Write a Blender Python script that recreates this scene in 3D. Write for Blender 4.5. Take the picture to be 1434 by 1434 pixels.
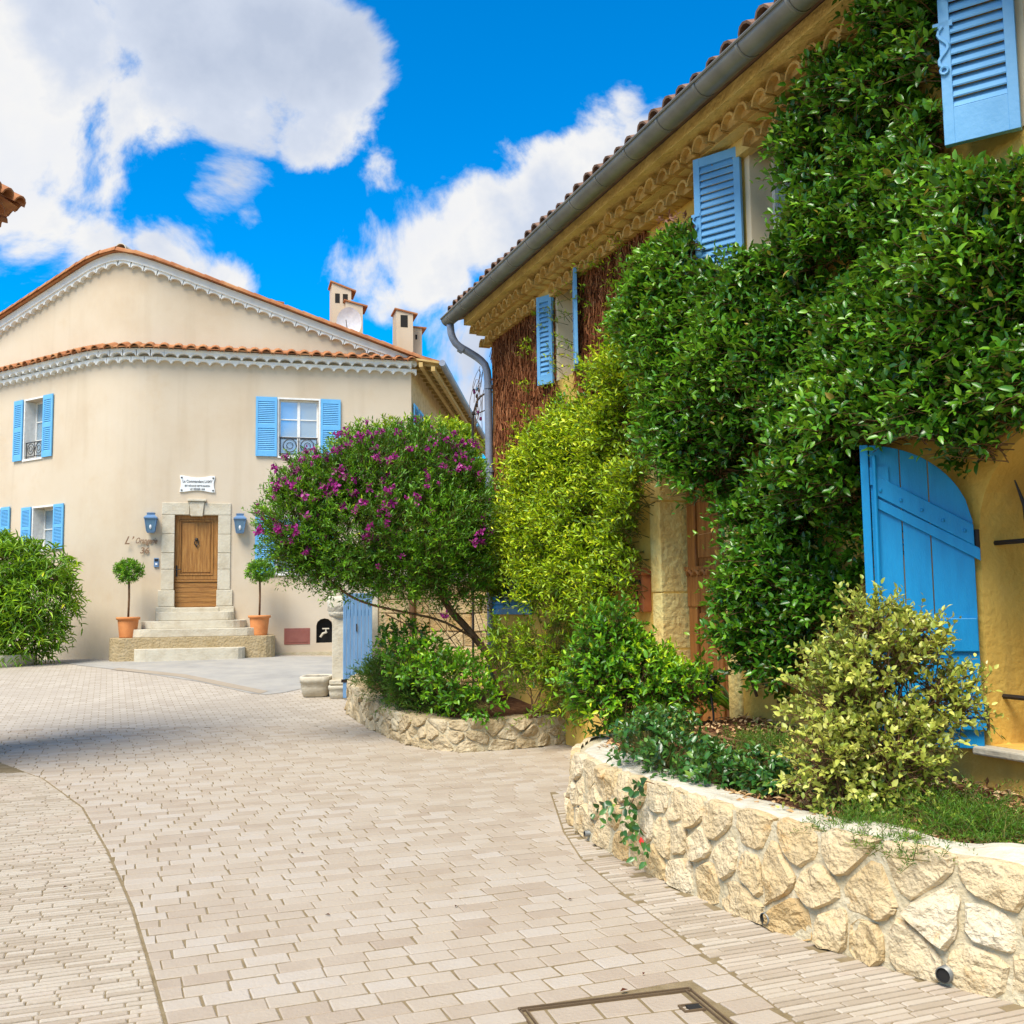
import bpy, bmesh, math, random
import numpy as np
from mathutils import Vector
from mathutils.geometry import tessellate_polygon

random.seed(7)
RNG = np.random.default_rng(11)
scene = bpy.context.scene
for o in list(bpy.data.objects):
    bpy.data.objects.remove(o)

# ------------------------------------------------------------------ camera
CAM = np.array([0.0, 0.0, 1.6]); FPX = 1434.0; CX = CY = 717.0
PITCH = math.radians(5.3); ROLL = 0.0128
_f = np.array([0, math.cos(PITCH), math.sin(PITCH)])
_u0 = np.array([0, -math.sin(PITCH), math.cos(PITCH)]); _r0 = np.array([1.0, 0, 0])
_r = math.cos(ROLL) * _r0 - math.sin(ROLL) * _u0
_u = math.sin(ROLL) * _r0 + math.cos(ROLL) * _u0
cd = bpy.data.cameras.new("camera"); cam = bpy.data.objects.new("camera", cd)
scene.collection.objects.link(cam)
cd.sensor_width = 36; cd.lens = 36.0; cd.clip_start = 0.05; cd.clip_end = 3000
from mathutils import Matrix
cam.matrix_world = Matrix(((_r[0], _u[0], -_f[0], CAM[0]), (_r[1], _u[1], -_f[1], CAM[1]), (_r[2], _u[2], -_f[2], CAM[2]), (0, 0, 0, 1)))
scene.camera = cam

def ray(px, py):
    return _f * FPX + _r * (px - CX) + _u * (CY - py)
def at_y(px, py, Y):
    v = ray(px, py); return CAM + v * (Y / v[1])
def on_z(px, py, z=0.0):
    v = ray(px, py); return CAM + v * ((z - CAM[2]) / v[2])
def on_plane(px, py, P, N):
    v = ray(px, py); return CAM + v * (np.dot(np.asarray(P) - CAM, N) / np.dot(v, N))
def to_px(P):
    q = np.asarray(P) - CAM
    w = q @ _f
    return CX + FPX * (q @ _r) / w, CY - FPX * (q @ _u) / w

# ------------------------------------------------------------------ sky, sun, exposure
SUN_EL = math.radians(56); SUN_AZ = math.radians(207)      # azimuth clockwise from +Y
sun_dir = np.array([math.sin(SUN_AZ) * math.cos(SUN_EL), math.cos(SUN_AZ) * math.cos(SUN_EL), math.sin(SUN_EL)])
sl = bpy.data.lights.new("sun", 'SUN'); sl.energy = 3.3; sl.angle = math.radians(32); sl.color = (1.0, 0.93, 0.80)
so = bpy.data.objects.new("sun", sl); scene.collection.objects.link(so)
so.rotation_euler = Vector(-sun_dir).to_track_quat('-Z', 'Y').to_euler()
so.location = (0, 0, 30)
scene.view_settings.view_transform = 'Standard'; scene.view_settings.look = 'None'
scene.view_settings.exposure = 0.88; scene.view_settings.gamma = 1.0
scene.render.engine = 'CYCLES'
scene.cycles.use_denoising = True
scene.cycles.max_bounces = 6; scene.cycles.diffuse_bounces = 3; scene.cycles.glossy_bounces = 2
scene.cycles.transmission_bounces = 3; scene.cycles.transparent_max_bounces = 4
scene.cycles.caustics_reflective = False; scene.cycles.caustics_refractive = False

class NT:
    def __init__(s, nt): s.nt = nt
    def n(s, t, **kw):
        nd = s.nt.nodes.new(t)
        for k, v in kw.items():
            if k.startswith('i_'):
                nd.inputs[int(k[2:])].default_value = v
            else: setattr(nd, k, v)
        return nd
    def l(s, a, ao, b, bi):
        s.nt.links.new(a.outputs[ao], b.inputs[bi])
    def math(s, op, a, b=None, c=None, clamp=False):
        nd = s.n('ShaderNodeMath', operation=op, use_clamp=clamp)
        for i, x in enumerate((a, b, c)):
            if x is None: continue
            if isinstance(x, (int, float)): nd.inputs[i].default_value = x
            else: s.nt.links.new(x, nd.inputs[i])
        return nd.outputs[0]
    def ramp(s, val, stops):
        nd = s.n('ShaderNodeValToRGB'); el = nd.color_ramp.elements
        while len(el) > len(stops): el.remove(el[-1])
        while len(el) < len(stops): el.new(0.5)
        for e, (p, c) in zip(el, stops): e.position = p; e.color = (*c, 1)
        s.nt.links.new(val, nd.inputs[0]); return nd.outputs[0]
    def mix(s, fac, a, b):
        nd = s.n('ShaderNodeMix', data_type='RGBA')
        for i, x in ((0, fac), (6, a), (7, b)):
            if isinstance(x, (int, float)): nd.inputs[i].default_value = x
            elif isinstance(x, tuple): nd.inputs[i].default_value = (*x, 1)
            else: s.nt.links.new(x, nd.inputs[i])
        return nd.outputs[2]
    def smooth(s, val, a, b, lo=0.0, hi=1.0):
        nd = s.n('ShaderNodeMapRange', interpolation_type='SMOOTHSTEP')
        s.nt.links.new(val, nd.inputs[0])
        for i, x in ((1, a), (2, b), (3, lo), (4, hi)): nd.inputs[i].default_value = x
        return nd.outputs[0]

world = bpy.data.worlds.new("World"); scene.world = world; world.use_nodes = True
w = NT(world.node_tree); world.node_tree.nodes.clear()
sky = w.n('ShaderNodeTexSky'); sky.sky_type = 'NISHITA'; sky.sun_disc = False
sky.sun_elevation = SUN_EL; sky.sun_rotation = SUN_AZ
sky.altitude = 250; sky.air_density = 1.0; sky.dust_density = 0.2; sky.ozone_density = 3.0
SKYK = 0.10
hs = w.n('ShaderNodeHueSaturation'); hs.inputs['Saturation'].default_value = 1.95; hs.inputs['Value'].default_value = 1.32
w.l(sky, 0, hs, 'Color')
tc = w.n('ShaderNodeTexCoord')
def nrm(v): v = np.asarray(v, float); return v / np.linalg.norm(v)
# broad masses of cloud: (pixel x, pixel y, radius in radians, weight)
blobs = [(60, 60, .17, 1.0), (230, 50, .14, 1.0), (380, 50, .10, 1.0), (470, 95, .065, .95), (70, 180, .11, 1.0), (190, 150, .09, .95), (300, 110, .09, .95), (440, 190, .045, .85),
         (312, 262, .050, .95), (345, 300, .03, .8), (265, 245, .03, .6), (530, 246, .030, .42), (515, 250, .025, .38), (40, 335, .085, 1.0), (130, 375, .075, 1.0), (240, 375, .070, 1.0), (325, 392, .045, 1.0), (0, 285, .05, .8),
         (520, 430, .07, .95), (600, 385, .075, 1.0), (690, 330, .075, 1.0), (770, 265, .065, 1.0), (840, 200, .055, .9), (880, 150, .035, .8), (640, 475, .08, .9), (655, 555, .07, .75), (920, 230, .08, 1.0)]
noise_a = w.n('ShaderNodeTexNoise'); noise_a.inputs['Scale'].default_value = 6.5; noise_a.inputs['Detail'].default_value = 12; noise_a.inputs['Roughness'].default_value = .60
noise_a.inputs['Distortion'].default_value = .35
w.l(tc, 'Generated', noise_a, 'Vector')
dirn = w.n('ShaderNodeVectorMath', operation='NORMALIZE'); w.l(tc, 'Generated', dirn, 0)
w.nt.links.new(dirn.outputs[0], noise_a.inputs['Vector'])
acc = None
for (bx_, by_, br_, bw_) in blobs:
    c = nrm(ray(bx_, by_))
    d = w.n('ShaderNodeVectorMath', operation='DISTANCE'); w.nt.links.new(dirn.outputs[0], d.inputs[0]); d.inputs[1].default_value = tuple(c)
    m = w.smooth(d.outputs['Value'], br_ * 1.45, br_ * .05, 0.0, bw_ * .95)
    acc = m if acc is None else w.math('MAXIMUM', acc, m)
# clouds elsewhere round the dome, the same kind and amount
noise_b = w.n('ShaderNodeTexNoise'); noise_b.inputs['Scale'].default_value = 2.1; noise_b.inputs['Detail'].default_value = 3
w.nt.links.new(dirn.outputs[0], noise_b.inputs['Vector'])
dcen = w.n('ShaderNodeVectorMath', operation='DISTANCE'); w.nt.links.new(dirn.outputs[0], dcen.inputs[0]); dcen.inputs[1].default_value = tuple(nrm(ray(700, 400)))
far_mask = w.smooth(dcen.outputs['Value'], .55, .85)
gen = w.math('MULTIPLY', w.smooth(noise_b.outputs[0], .40, .62), far_mask)
acc = w.math('MAXIMUM', acc, gen)
val = w.math('ADD', acc, w.math('MULTIPLY', w.math('SUBTRACT', noise_a.outputs[0], .5), 3.0))
dens = w.smooth(val, .38, .78)
# light and grey within the clouds
noise_c = w.n('ShaderNodeTexNoise'); noise_c.inputs['Scale'].default_value = 5.0; noise_c.inputs['Detail'].default_value = 6; noise_c.inputs['Roughness'].default_value = .55
off = w.n('ShaderNodeVectorMath', operation='ADD'); w.nt.links.new(dirn.outputs[0], off.inputs[0]); off.inputs[1].default_value = (3.1, 1.7, .4)
w.nt.links.new(off.outputs[0], noise_c.inputs['Vector'])
shade = w.math('ADD', w.math('MULTIPLY', val, .16), w.math('MULTIPLY', noise_c.outputs[0], 1.05))
ccol = w.ramp(shade, [(0.45, (0.90, 0.93, 1.0)), (0.60, (1.0, 1.0, 1.0)), (0.72, (0.72, 0.79, 0.93)), (0.90, (0.56, 0.64, 0.80))])
cs = w.n('ShaderNodeVectorMath', operation='SCALE'); w.nt.links.new(ccol, cs.inputs[0]); cs.inputs['Scale'].default_value = 0.50 / SKYK
skyc = w.mix(dens, hs.outputs[0], cs.outputs[0])
bg = w.n('ShaderNodeBackground'); bg.inputs['Strength'].default_value = SKYK
w.nt.links.new(skyc, bg.inputs['Color'])
wo = w.n('ShaderNodeOutputWorld'); w.l(bg, 0, wo, 0)

# ------------------------------------------------------------------ object helpers
COL = scene.collection
def A3(v): return np.array(v, dtype=float)
def link(o, parent=None):
    COL.objects.link(o)
    if parent is not None: o.parent = parent
    return o
def wloc(o):
    p = np.zeros(3)
    while o is not None:
        p += np.array(o.location); o = o.parent
    return p
def thing(name, loc, label, cat, group=None):
    o = bpy.data.objects.new(name, None); o.empty_display_size = .2
    link(o); o.location = tuple(float(x) for x in loc); o['label'] = label; o['category'] = cat
    if group: o['group'] = group
    return o
def meshdata(name, verts, faces, mat, smooth=False):
    me = bpy.data.meshes.new(name)
    me.from_pydata([tuple(map(float, v)) for v in verts], [], [tuple(map(int, f)) for f in faces])
    if mat is not None: me.materials.append(mat)
    if smooth: me.polygons.foreach_set('use_smooth', [True] * len(me.polygons))
    me.update(); return me
def part(parent, name, vf, mat, smooth=False, bevel=0, kind=None):
    """a mesh in world coordinates, hung under its parent"""
    verts, faces = vf
    base = wloc(parent) if parent is not None else np.zeros(3)
    V = np.asarray(verts, float) - base
    o = bpy.data.objects.new(name, meshdata(name, V, faces, mat, smooth)); link(o, parent)
    if bevel:
        b = o.modifiers.new('bevel', 'BEVEL'); b.width = bevel; b.segments = 2; b.limit_method = 'ANGLE'
    if kind: o['kind'] = kind
    return o
def copy_at(src, parent, delta):
    """shares the mesh of src, moved by delta"""
    o = src.copy(); COL.objects.link(o); o.parent = parent
    o.location = tuple(np.array(src.location) + np.asarray(delta, float)); return o
def tagtop(o, label, cat, group=None):
    o['label'] = label; o['category'] = cat
    if group: o['group'] = group
    return o
def join(*vfs):
    V = []; F = []; k = 0
    for v, f in vfs:
        V.extend(list(v)); F.extend([tuple(i + k for i in q) for q in f]); k += len(v)
    return V, F

class Frame:
    def __init__(s, O, e, n):
        s.O = A3(O); s.e = nrm(A3(e)); s.n = nrm(A3(n)); s.z = A3((0, 0, 1))
    def p(s, u, z, d=0.0): return s.O + s.e * u + s.n * d + s.z * z
    def uz(s, px, py, d=0.0):
        P = on_plane(px, py, s.O + s.n * d, s.n) - s.O
        return float(P @ s.e), float(P[2])
    def box(s, u0, u1, z0, z1, d0, d1):
        V = [s.p(u, z, d) for d in (d0, d1) for z in (z0, z1) for u in (u0, u1)]
        F = [(0, 1, 3, 2), (4, 6, 7, 5), (0, 4, 5, 1), (2, 3, 7, 6), (0, 2, 6, 4), (1, 5, 7, 3)]
        return V, F
    def poly(s, pts, d0, d1):
        """closed outline (u,z) extruded from d0 to d1"""
        m = len(pts); V = [s.p(u, z, d0) for u, z in pts] + [s.p(u, z, d1) for u, z in pts]
        F = [tuple(range(m))[::-1], tuple(range(m, 2 * m))] + [(i, (i + 1) % m, m + (i + 1) % m, m + i) for i in range(m)]
        return V, F
    def wall(s, outer, holes, reveal, skip_bottom=False):
        """flat wall with holes and reveals going in"""
        loops = [outer] + holes
        pts = [q for l_ in loops for q in l_]
        tri = tessellate_polygon([[Vector((a, b, 0)) for a, b in l_] for l_ in loops])
        V = [s.p(u, z, 0) for u, z in pts]; F = [tuple(t) for t in tri]
        for h in holes:
            k = len(V); m = len(h)
            V += [s.p(u, z, 0) for u, z in h] + [s.p(u, z, -reveal) for u, z in h]
            F += [(k + i, k + (i + 1) % m, k + m + (i + 1) % m, k + m + i) for i in range(m)]
        return V, F

def rect(u0, u1, z0, z1): return [(u0, z0), (u1, z0), (u1, z1), (u0, z1)]
def tube(pts, r, n=8, cap=True):
    pts = [A3(p) for p in pts]; V = []; F = []
    rs = r if isinstance(r, (list, tuple, np.ndarray)) else [r] * len(pts)
    prev = None
    for i, p in enumerate(pts):
        t = nrm(pts[min(i + 1, len(pts) - 1)] - pts[max(i - 1, 0)])
        if prev is None:
            a = np.cross(t, (0, 0, 1)) if abs(t[2]) < .9 else np.cross(t, (1, 0, 0))
        else: a = prev - t * (prev @ t)
        a = nrm(a); b = np.cross(t, a); prev = a
        for k in range(n):
            th = 2 * math.pi * k / n
            V.append(p + rs[i] * (math.cos(th) * a + math.sin(th) * b))
    for i in range(len(pts) - 1):
        for k in range(n):
            F.append((i * n + k, i * n + (k + 1) % n, (i + 1) * n + (k + 1) % n, (i + 1) * n + k))
    if cap:
        F.append(tuple(range(n))[::-1]); F.append(tuple(range((len(pts) - 1) * n, len(pts) * n)))
    return V, F
def lathe(c, prof, n=20, cap=True):
    c = A3(c); V = []; F = []
    for r, z in prof:
        for k in range(n):
            th = 2 * math.pi * k / n; V.append(c + A3((r * math.cos(th), r * math.sin(th), z)))
    for i in range(len(prof) - 1):
        for k in range(n): F.append((i * n + k, i * n + (k + 1) % n, (i + 1) * n + (k + 1) % n, (i + 1) * n + k))
    if cap:
        F.append(tuple(range(n))[::-1]); F.append(tuple(range((len(prof) - 1) * n, len(prof) * n)))
    return V, F

def vnoise(P, seed=0):
    """value noise, P (...,3) -> 0..1"""
    P = np.asarray(P, float); I = np.floor(P).astype(np.int64); f = P - I; f = f * f * (3 - 2 * f)
    def h(ix, iy, iz):
        n = (ix * 374761393 + iy * 668265263 + iz * 1274126177 + seed * 974634777) & 0xffffffff
        n = ((n ^ (n >> 13)) * 1103515245) & 0xffffffff
        n = ((n ^ (n >> 16)) * 69069) & 0xffffffff
        return (n & 0xffff) / 65535.0
    r = 0
    for dx in (0, 1):
        for dy in (0, 1):
            for dz in (0, 1):
                wgt = (f[..., 0] if dx else 1 - f[..., 0]) * (f[..., 1] if dy else 1 - f[..., 1]) * (f[..., 2] if dz else 1 - f[..., 2])
                r = r + wgt * h(I[..., 0] + dx, I[..., 1] + dy, I[..., 2] + dz)
    return r
def fbm(P, seed=0, oct=3):
    P = np.asarray(P, float); r = 0; a = .5; t = 0
    for i in range(oct): r = r + a * vnoise(P * (2 ** i), seed + i); t += a; a *= .5
    return r / t
def in_poly(x, y, poly):
    x = np.asarray(x); y = np.asarray(y); ins = np.zeros(x.shape, bool); m = len(poly)
    for i in range(m):
        x0, y0 = poly[i]; x1, y1 = poly[(i + 1) % m]
        if y0 == y1: continue
        c = ((y0 > y) != (y1 > y)) & (x < (x1 - x0) * (y - y0) / (y1 - y0) + x0)
        ins ^= c
    return ins

# ------------------------------------------------------------------ materials
MATS = {}
def newmat(name):
    m = bpy.data.materials.new(name); m.use_nodes = True
    nt = NT(m.node_tree); bs = m.node_tree.nodes['Principled BSDF']; MATS[name] = m
    return m, nt, bs
def surf(name, stops, scale=3.0, rough=.85, bump=.3, bscale=60, spec=.3, metal=0.0, detail=6, stain=None, tint=0.0, bdist=.01, stretch=None, bump2=None, tintcol=None, streak=None):
    """colour from noise in world space through a ramp, fine relief from noise"""
    m, t, b = newmat(name)
    g = t.n('ShaderNodeNewGeometry'); pos = g.outputs['Position']
    if stretch:
        mp = t.n('ShaderNodeMapping'); mp.inputs['Scale'].default_value = stretch; t.nt.links.new(pos, mp.inputs[0]); pos = mp.outputs[0]
    nz = t.n('ShaderNodeTexNoise'); nz.inputs['Scale'].default_value = scale; nz.inputs['Detail'].default_value = detail; nz.inputs['Roughness'].default_value = .62
    t.nt.links.new(pos, nz.inputs['Vector'])
    v = nz.outputs[0]
    if tint:
        at = t.n('ShaderNodeAttribute'); at.attribute_name = 'tint'
        v = t.math('ADD', t.math('MULTIPLY', v, 1 - tint), t.math('MULTIPLY', at.outputs['Fac'], tint))
    c = t.ramp(v, stops)
    if stain:
        n2 = t.n('ShaderNodeTexNoise'); n2.inputs['Scale'].default_value = stain[0]; n2.inputs['Detail'].default_value = 8; n2.inputs['Roughness'].default_value = .7
        t.nt.links.new(g.outputs['Position'], n2.inputs['Vector'])
        c = t.mix(t.smooth(n2.outputs[0], stain[1], stain[2], 0, stain[4]), c, stain[3])
    if streak:
        mp2 = t.n('ShaderNodeMapping'); mp2.inputs['Scale'].default_value = streak[0]; t.l(g, 'Position', mp2, 0)
        n5 = t.n('ShaderNodeTexNoise'); n5.inputs['Scale'].default_value = 1.0; n5.inputs['Detail'].default_value = 7; t.l(mp2, 0, n5, 'Vector')
        c = t.mix(t.smooth(n5.outputs[0], streak[1], streak[2], 0, streak[4]), c, streak[3])
    t.nt.links.new(c, b.inputs['Base Color'])
    b.inputs['Roughness'].default_value = rough; b.inputs['Specular IOR Level'].default_value = spec; b.inputs['Metallic'].default_value = metal
    if bump:
        n3 = t.n('ShaderNodeTexNoise'); n3.inputs['Scale'].default_value = bscale; n3.inputs['Detail'].default_value = 5
        t.nt.links.new(pos, n3.inputs['Vector'])
        hgt = n3.outputs[0]
        if bump2:
            n4 = t.n('ShaderNodeTexNoise'); n4.inputs['Scale'].default_value = bump2[0]; n4.inputs['Detail'].default_value = 4
            t.nt.links.new(g.outputs['Position'], n4.inputs['Vector'])
            hgt = t.math('ADD', hgt, t.math('MULTIPLY', n4.outputs[0], bump2[1]))
        bp = t.n('ShaderNodeBump'); bp.inputs['Strength'].default_value = bump; bp.inputs['Distance'].default_value = bdist
        t.nt.links.new(hgt, bp.inputs['Height']); t.l(bp, 0, b, 'Normal')
    return m
def flat(name, c, rough=.5, spec=.4, metal=0.0, var=.12):
    k = lambda q: tuple(max(0, x * q) for x in c)
    return surf(name, [(.3, k(1 - var)), (.7, k(1 + var))], 9, rough, .12, 40, spec, metal)
def leafmat(name, stops, rough=.38, trans=.25, tcol=None, spec=.5):
    m, t, b = newmat(name)
    at = t.n('ShaderNodeAttribute'); at.attribute_name = 'tint'
    c = t.ramp(at.outputs['Fac'], stops)
    t.nt.links.new(c, b.inputs['Base Color']); b.inputs['Roughness'].default_value = rough; b.inputs['Specular IOR Level'].default_value = spec
    tr = t.n('ShaderNodeBsdfTranslucent')
    tc_ = t.mix(.55, c, tcol or (.28, .38, .03)); t.nt.links.new(tc_, tr.inputs[0])
    mx = t.n('ShaderNodeMixShader'); mx.inputs[0].default_value = trans
    t.l(b, 0, mx, 1); t.l(tr, 0, mx, 2)
    out = m.node_tree.nodes['Material Output']; t.l(mx, 0, out, 0)
    return m

M_cream = surf('cream_render', [(.25, (0.547, 0.432, 0.305)), (.5, (0.600, 0.503, 0.380)), (.75, (0.626, 0.538, 0.423))], .55, .95, .25, 45, .15, stain=(1.3, .52, .75, (.56, .43, .28), .45), streak=((2.6, 2.6, .22), .52, .72, (.50, .40, .28), .35))
M_ochre = surf('ochre_render', [(.25, (0.673, 0.389, 0.073)), (.5, (0.785, 0.503, 0.114)), (.75, (0.842, 0.584, 0.177))], 1.2, .92, .5, 26, .15, stain=(2.5, .5, .75, (.50, .25, .05), .5), bdist=.02, streak=((4, 4, .4), .52, .72, (.46, .27, .08), .4))
M_reveal = surf('pale_reveal_render', [(.3, (.74, .60, .40)), (.7, (.80, .68, .48))], 2, .9, .2, 40, .15)
M_white = surf('white_lime_paint', [(.3, (0.725, 0.731, 0.729)), (.7, (0.870, 0.870, 0.833))], 3, .8, .2, 30, .2)
M_whitewood = flat('white_window_paint', (.78, .78, .76), .45)
M_terra = surf('terracotta_tile', [(.2, (0.197, 0.064, 0.025)), (.45, (0.377, 0.152, 0.066)), (.65, (0.459, 0.224, 0.098)), (.85, (0.476, 0.320, 0.197))], 3.1, .85, .4, 30, .2)
M_oldtile = surf('weathered_brown_tile', [(.2, (.10, .06, .04)), (.5, (.22, .13, .09)), (.8, (.34, .22, .15))], 6, .9, .5, 30, .2)
M_genoise = surf('ochre_eaves_tile', [(.2, (0.299, 0.156, 0.048)), (.5, (0.575, 0.348, 0.108)), (.8, (0.782, 0.540, 0.204))], 6, .95, .8, 24, .15, bdist=.02)
M_stone = surf('pale_dressed_stone', [(.25, (0.460, 0.396, 0.288)), (.5, (0.561, 0.506, 0.396)), (.8, (0.626, 0.580, 0.468))], 4, .85, .5, 22, .2, stain=(5, .55, .72, (.50, .40, .27), .5), bdist=.02)
M_rubble = surf('yellow_limestone', [(.15, (0.470, 0.289, 0.108)), (.36, (0.564, 0.415, 0.218)), (.58, (0.639, 0.514, 0.326)), (.85, (0.714, 0.632, 0.484))], 3.5, .9, .8, 11, .2, tint=.5, bdist=.05, stain=(8, .54, .70, (.52, .29, .09), .65), bump2=(42, .6))
M_mortar = surf('pale_mortar', [(.3, (.48, .40, .25)), (.7, (.61, .54, .39))], 7, .95, .8, 40, .1, bdist=.02, stain=(3, .5, .7, (.40, .31, .16), .4))
M_coping = surf('white_limestone_coping', [(.25, (0.468, 0.405, 0.287)), (.5, (0.585, 0.540, 0.435)), (.8, (0.648, 0.621, 0.531))], 5, .9, .9, 18, .2, bdist=.03, stain=(6, .58, .72, (.60, .45, .26), .4))
M_midstone = surf('grey_beige_limestone', [(.2, (0.368, 0.276, 0.147)), (.5, (0.497, 0.396, 0.248)), (.8, (0.589, 0.515, 0.368))], 7, .9, .9, 20, .2, tint=.4, bdist=.04, stain=(10, .56, .72, (.52, .33, .13), .4))
M_paver = surf('beige_paver', [(.12, (0.348, 0.276, 0.209)), (.35, (0.397, 0.330, 0.258)), (.6, (0.430, 0.367, 0.293)), (.8, (0.450, 0.397, 0.336)), (.95, (0.470, 0.355, 0.231))], 5, .8, .5, 50, .25, tint=.55, bdist=.008, stain=(1.1, .5, .72, (.36, .29, .21), .5))
M_strip = surf('thin_brick', [(.15, (0.345, 0.282, 0.208)), (.5, (0.432, 0.366, 0.284)), (.75, (0.479, 0.420, 0.337)), (.95, (0.409, 0.313, 0.254))], 4, .85, .5, 50, .2, tint=.6, bdist=.008, stain=(.9, .5, .7, (.46, .36, .29), .4))
M_joint = surf('sandy_joint', [(.25, (0.166, 0.122, 0.060)), (.5, (0.237, 0.183, 0.104)), (.8, (0.301, 0.237, 0.148))], 9, .95, .6, 90, .1)
M_asphalt = surf('grey_asphalt', [(.2, (0.272, 0.263, 0.242)), (.5, (0.365, 0.344, 0.307)), (.8, (0.449, 0.415, 0.353))], 1.5, .9, .5, 120, .2)
M_soil = surf('mulch_soil', [(.2, (.05, .022, .012)), (.5, (.13, .06, .03)), (.8, (.24, .13, .07))], 14, .95, 1.0, 50, .1, bdist=.03)
M_chip = surf('bark_chip', [(.15, (.20, .09, .04)), (.5, (.50, .29, .13)), (.85, (.72, .52, .28))], 20, .9, .3, 60, .1, tint=.7)
M_blue_far = surf('sky_blue_paint', [(.3, (.12, .40, .72)), (.7, (.15, .45, .78))], 4, .5, .15, 30, .35)
M_blue_win = surf('pale_blue_paint', [(.3, (.13, .37, .66)), (.7, (.17, .43, .73))], 5, .45, .2, 30, .4, stain=(22, .66, .74, (.24, .27, .36), .5))
M_blue_big = surf('bright_blue_paint', [(.3, (0.003, 0.222, 0.500)), (.7, (0.004, 0.270, 0.580))], 4, .42, .25, 30, .4, stretch=(6, 6, 1), stain=(12, .64, .76, (.05, .26, .62), .35))
M_blue_gate = surf('faded_blue_paint', [(.3, (.13, .28, .52)), (.7, (.20, .38, .64))], 3, .6, .4, 30, .3, stretch=(8, 8, 1))
M_wood = surf('varnished_oak', [(.25, (.17, .07, .015)), (.5, (.33, .15, .035)), (.78, (.47, .25, .07))], 3.5, .45, .5, 18, .4, stretch=(9, 9, .7), bdist=.01)
M_woodh = surf('varnished_oak_crosswise', [(.25, (.17, .07, .015)), (.5, (.33, .15, .035)), (.78, (.47, .25, .07))], 3.5, .45, .5, 18, .4, stretch=(.9, .9, 12), bdist=.01)
M_doorwood = surf('carved_red_wood', [(.25, (.16, .05, .012)), (.5, (.34, .13, .03)), (.78, (.50, .22, .06))], 3, .5, .6, 16, .35, stretch=(10, 10, .8), bdist=.01)
M_soffit = surf('ochre_soffit_board', [(.3, (.42, .28, .10)), (.7, (.56, .40, .17))], 4, .7, .3, 30, .2)
M_zinc = surf('grey_zinc', [(.3, (.17, .17, .155)), (.7, (.26, .26, .235))], 3, .45, .15, 30, .5, .35)
M_pipe = surf('blue_grey_pipe', [(.3, (.20, .23, .30)), (.7, (.30, .33, .40))], 4, .5, .2, 30, .4, .2)
M_iron = flat('dark_iron', (.035, .028, .026), .55, .4, .3)
M_black = flat('black_plastic', (.015, .016, .02), .4)
M_lamp = flat('blue_grey_lantern', (.12, .22, .38), .45)
M_pot = surf('orange_terracotta_pot', [(.3, (.55, .20, .07)), (.7, (.68, .28, .10))], 5, .8, .25, 40, .2)
M_mail = surf('rust_red_cast_metal', [(.3, (.40, .11, .035)), (.7, (.52, .17, .06))], 10, .55, .4, 40, .4)
M_hatch = surf('red_brown_metal', [(.3, (.27, .09, .07)), (.7, (.34, .13, .10))], 5, .6, .2, 40, .3)
M_ironletter = flat('rusty_letter', (.24, .14, .08), .6)
M_ink = flat('grey_engraving', (.16, .17, .18), .8)
M_marble = surf('white_enamel', [(.3, (.74, .76, .76)), (.7, (.83, .84, .83))], 6, .35, .1, 30, .4)
M_dish = flat('pale_grey_dish', (.62, .64, .68), .4)
M_bark = surf('brown_bark', [(.25, (.10, .05, .025)), (.6, (.22, .12, .06)), (.85, (.32, .20, .11))], 14, .9, .9, 30, .2, bdist=.02, stretch=(1, 1, .4))
M_twig = surf('thin_brown_twig', [(.3, (.12, .06, .03)), (.7, (.24, .14, .07))], 14, .9, .2, 30, .2)
M_greenstem = surf('green_stem', [(.3, (.10, .10, .025)), (.7, (.20, .18, .05))], 14, .8, .2, 30, .2)
M_drystem = surf('dry_creeper_stem', [(.15, (0.088, 0.028, 0.013)), (.5, (0.288, 0.096, 0.037)), (.85, (0.502, 0.213, 0.095))], 9, .9, .2, 40, .1, tint=.75)
M_drybase = surf('creeper_matted_wall', [(.2, (0.102, 0.045, 0.018)), (.5, (0.255, 0.119, 0.046)), (.8, (0.408, 0.218, 0.082))], 14, .95, 1.0, 30, .1, stretch=(1, 1, .35), bdist=.04)
M_sidewall = surf('rough_ochre_plaster', [(.2, (.40, .28, .13)), (.5, (.62, .47, .27)), (.8, (.72, .58, .37))], 5, .95, 1, 9, .1, bdist=.05)
M_flower = leafmat('magenta_petal', [(0, (0.208, 0.008, 0.115)), (.5, (0.395, 0.014, 0.250)), (1, (0.572, 0.048, 0.384))], .5, .3, (.6, .05, .4))
M_red = flat('red_leaf', (.55, .03, .02), .45)
M_sign_light = flat('pale_lens', (.7, .72, .75), .2)
mg, tg, bg_ = newmat('window_glass')
bg_.inputs['Base Color'].default_value = (.03, .05, .08, 1); bg_.inputs['Roughness'].default_value = .03; bg_.inputs['Specular IOR Level'].default_value = 1.0
bg_.inputs['Metallic'].default_value = .55; bg_.inputs['Base Color'].default_value = (.42, .55, .66, 1)
M_glass = mg
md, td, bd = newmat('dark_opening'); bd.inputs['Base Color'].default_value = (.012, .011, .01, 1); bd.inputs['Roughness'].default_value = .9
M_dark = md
M_lglass = flat('lantern_glass', (.10, .20, .30), .12, .7)

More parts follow.
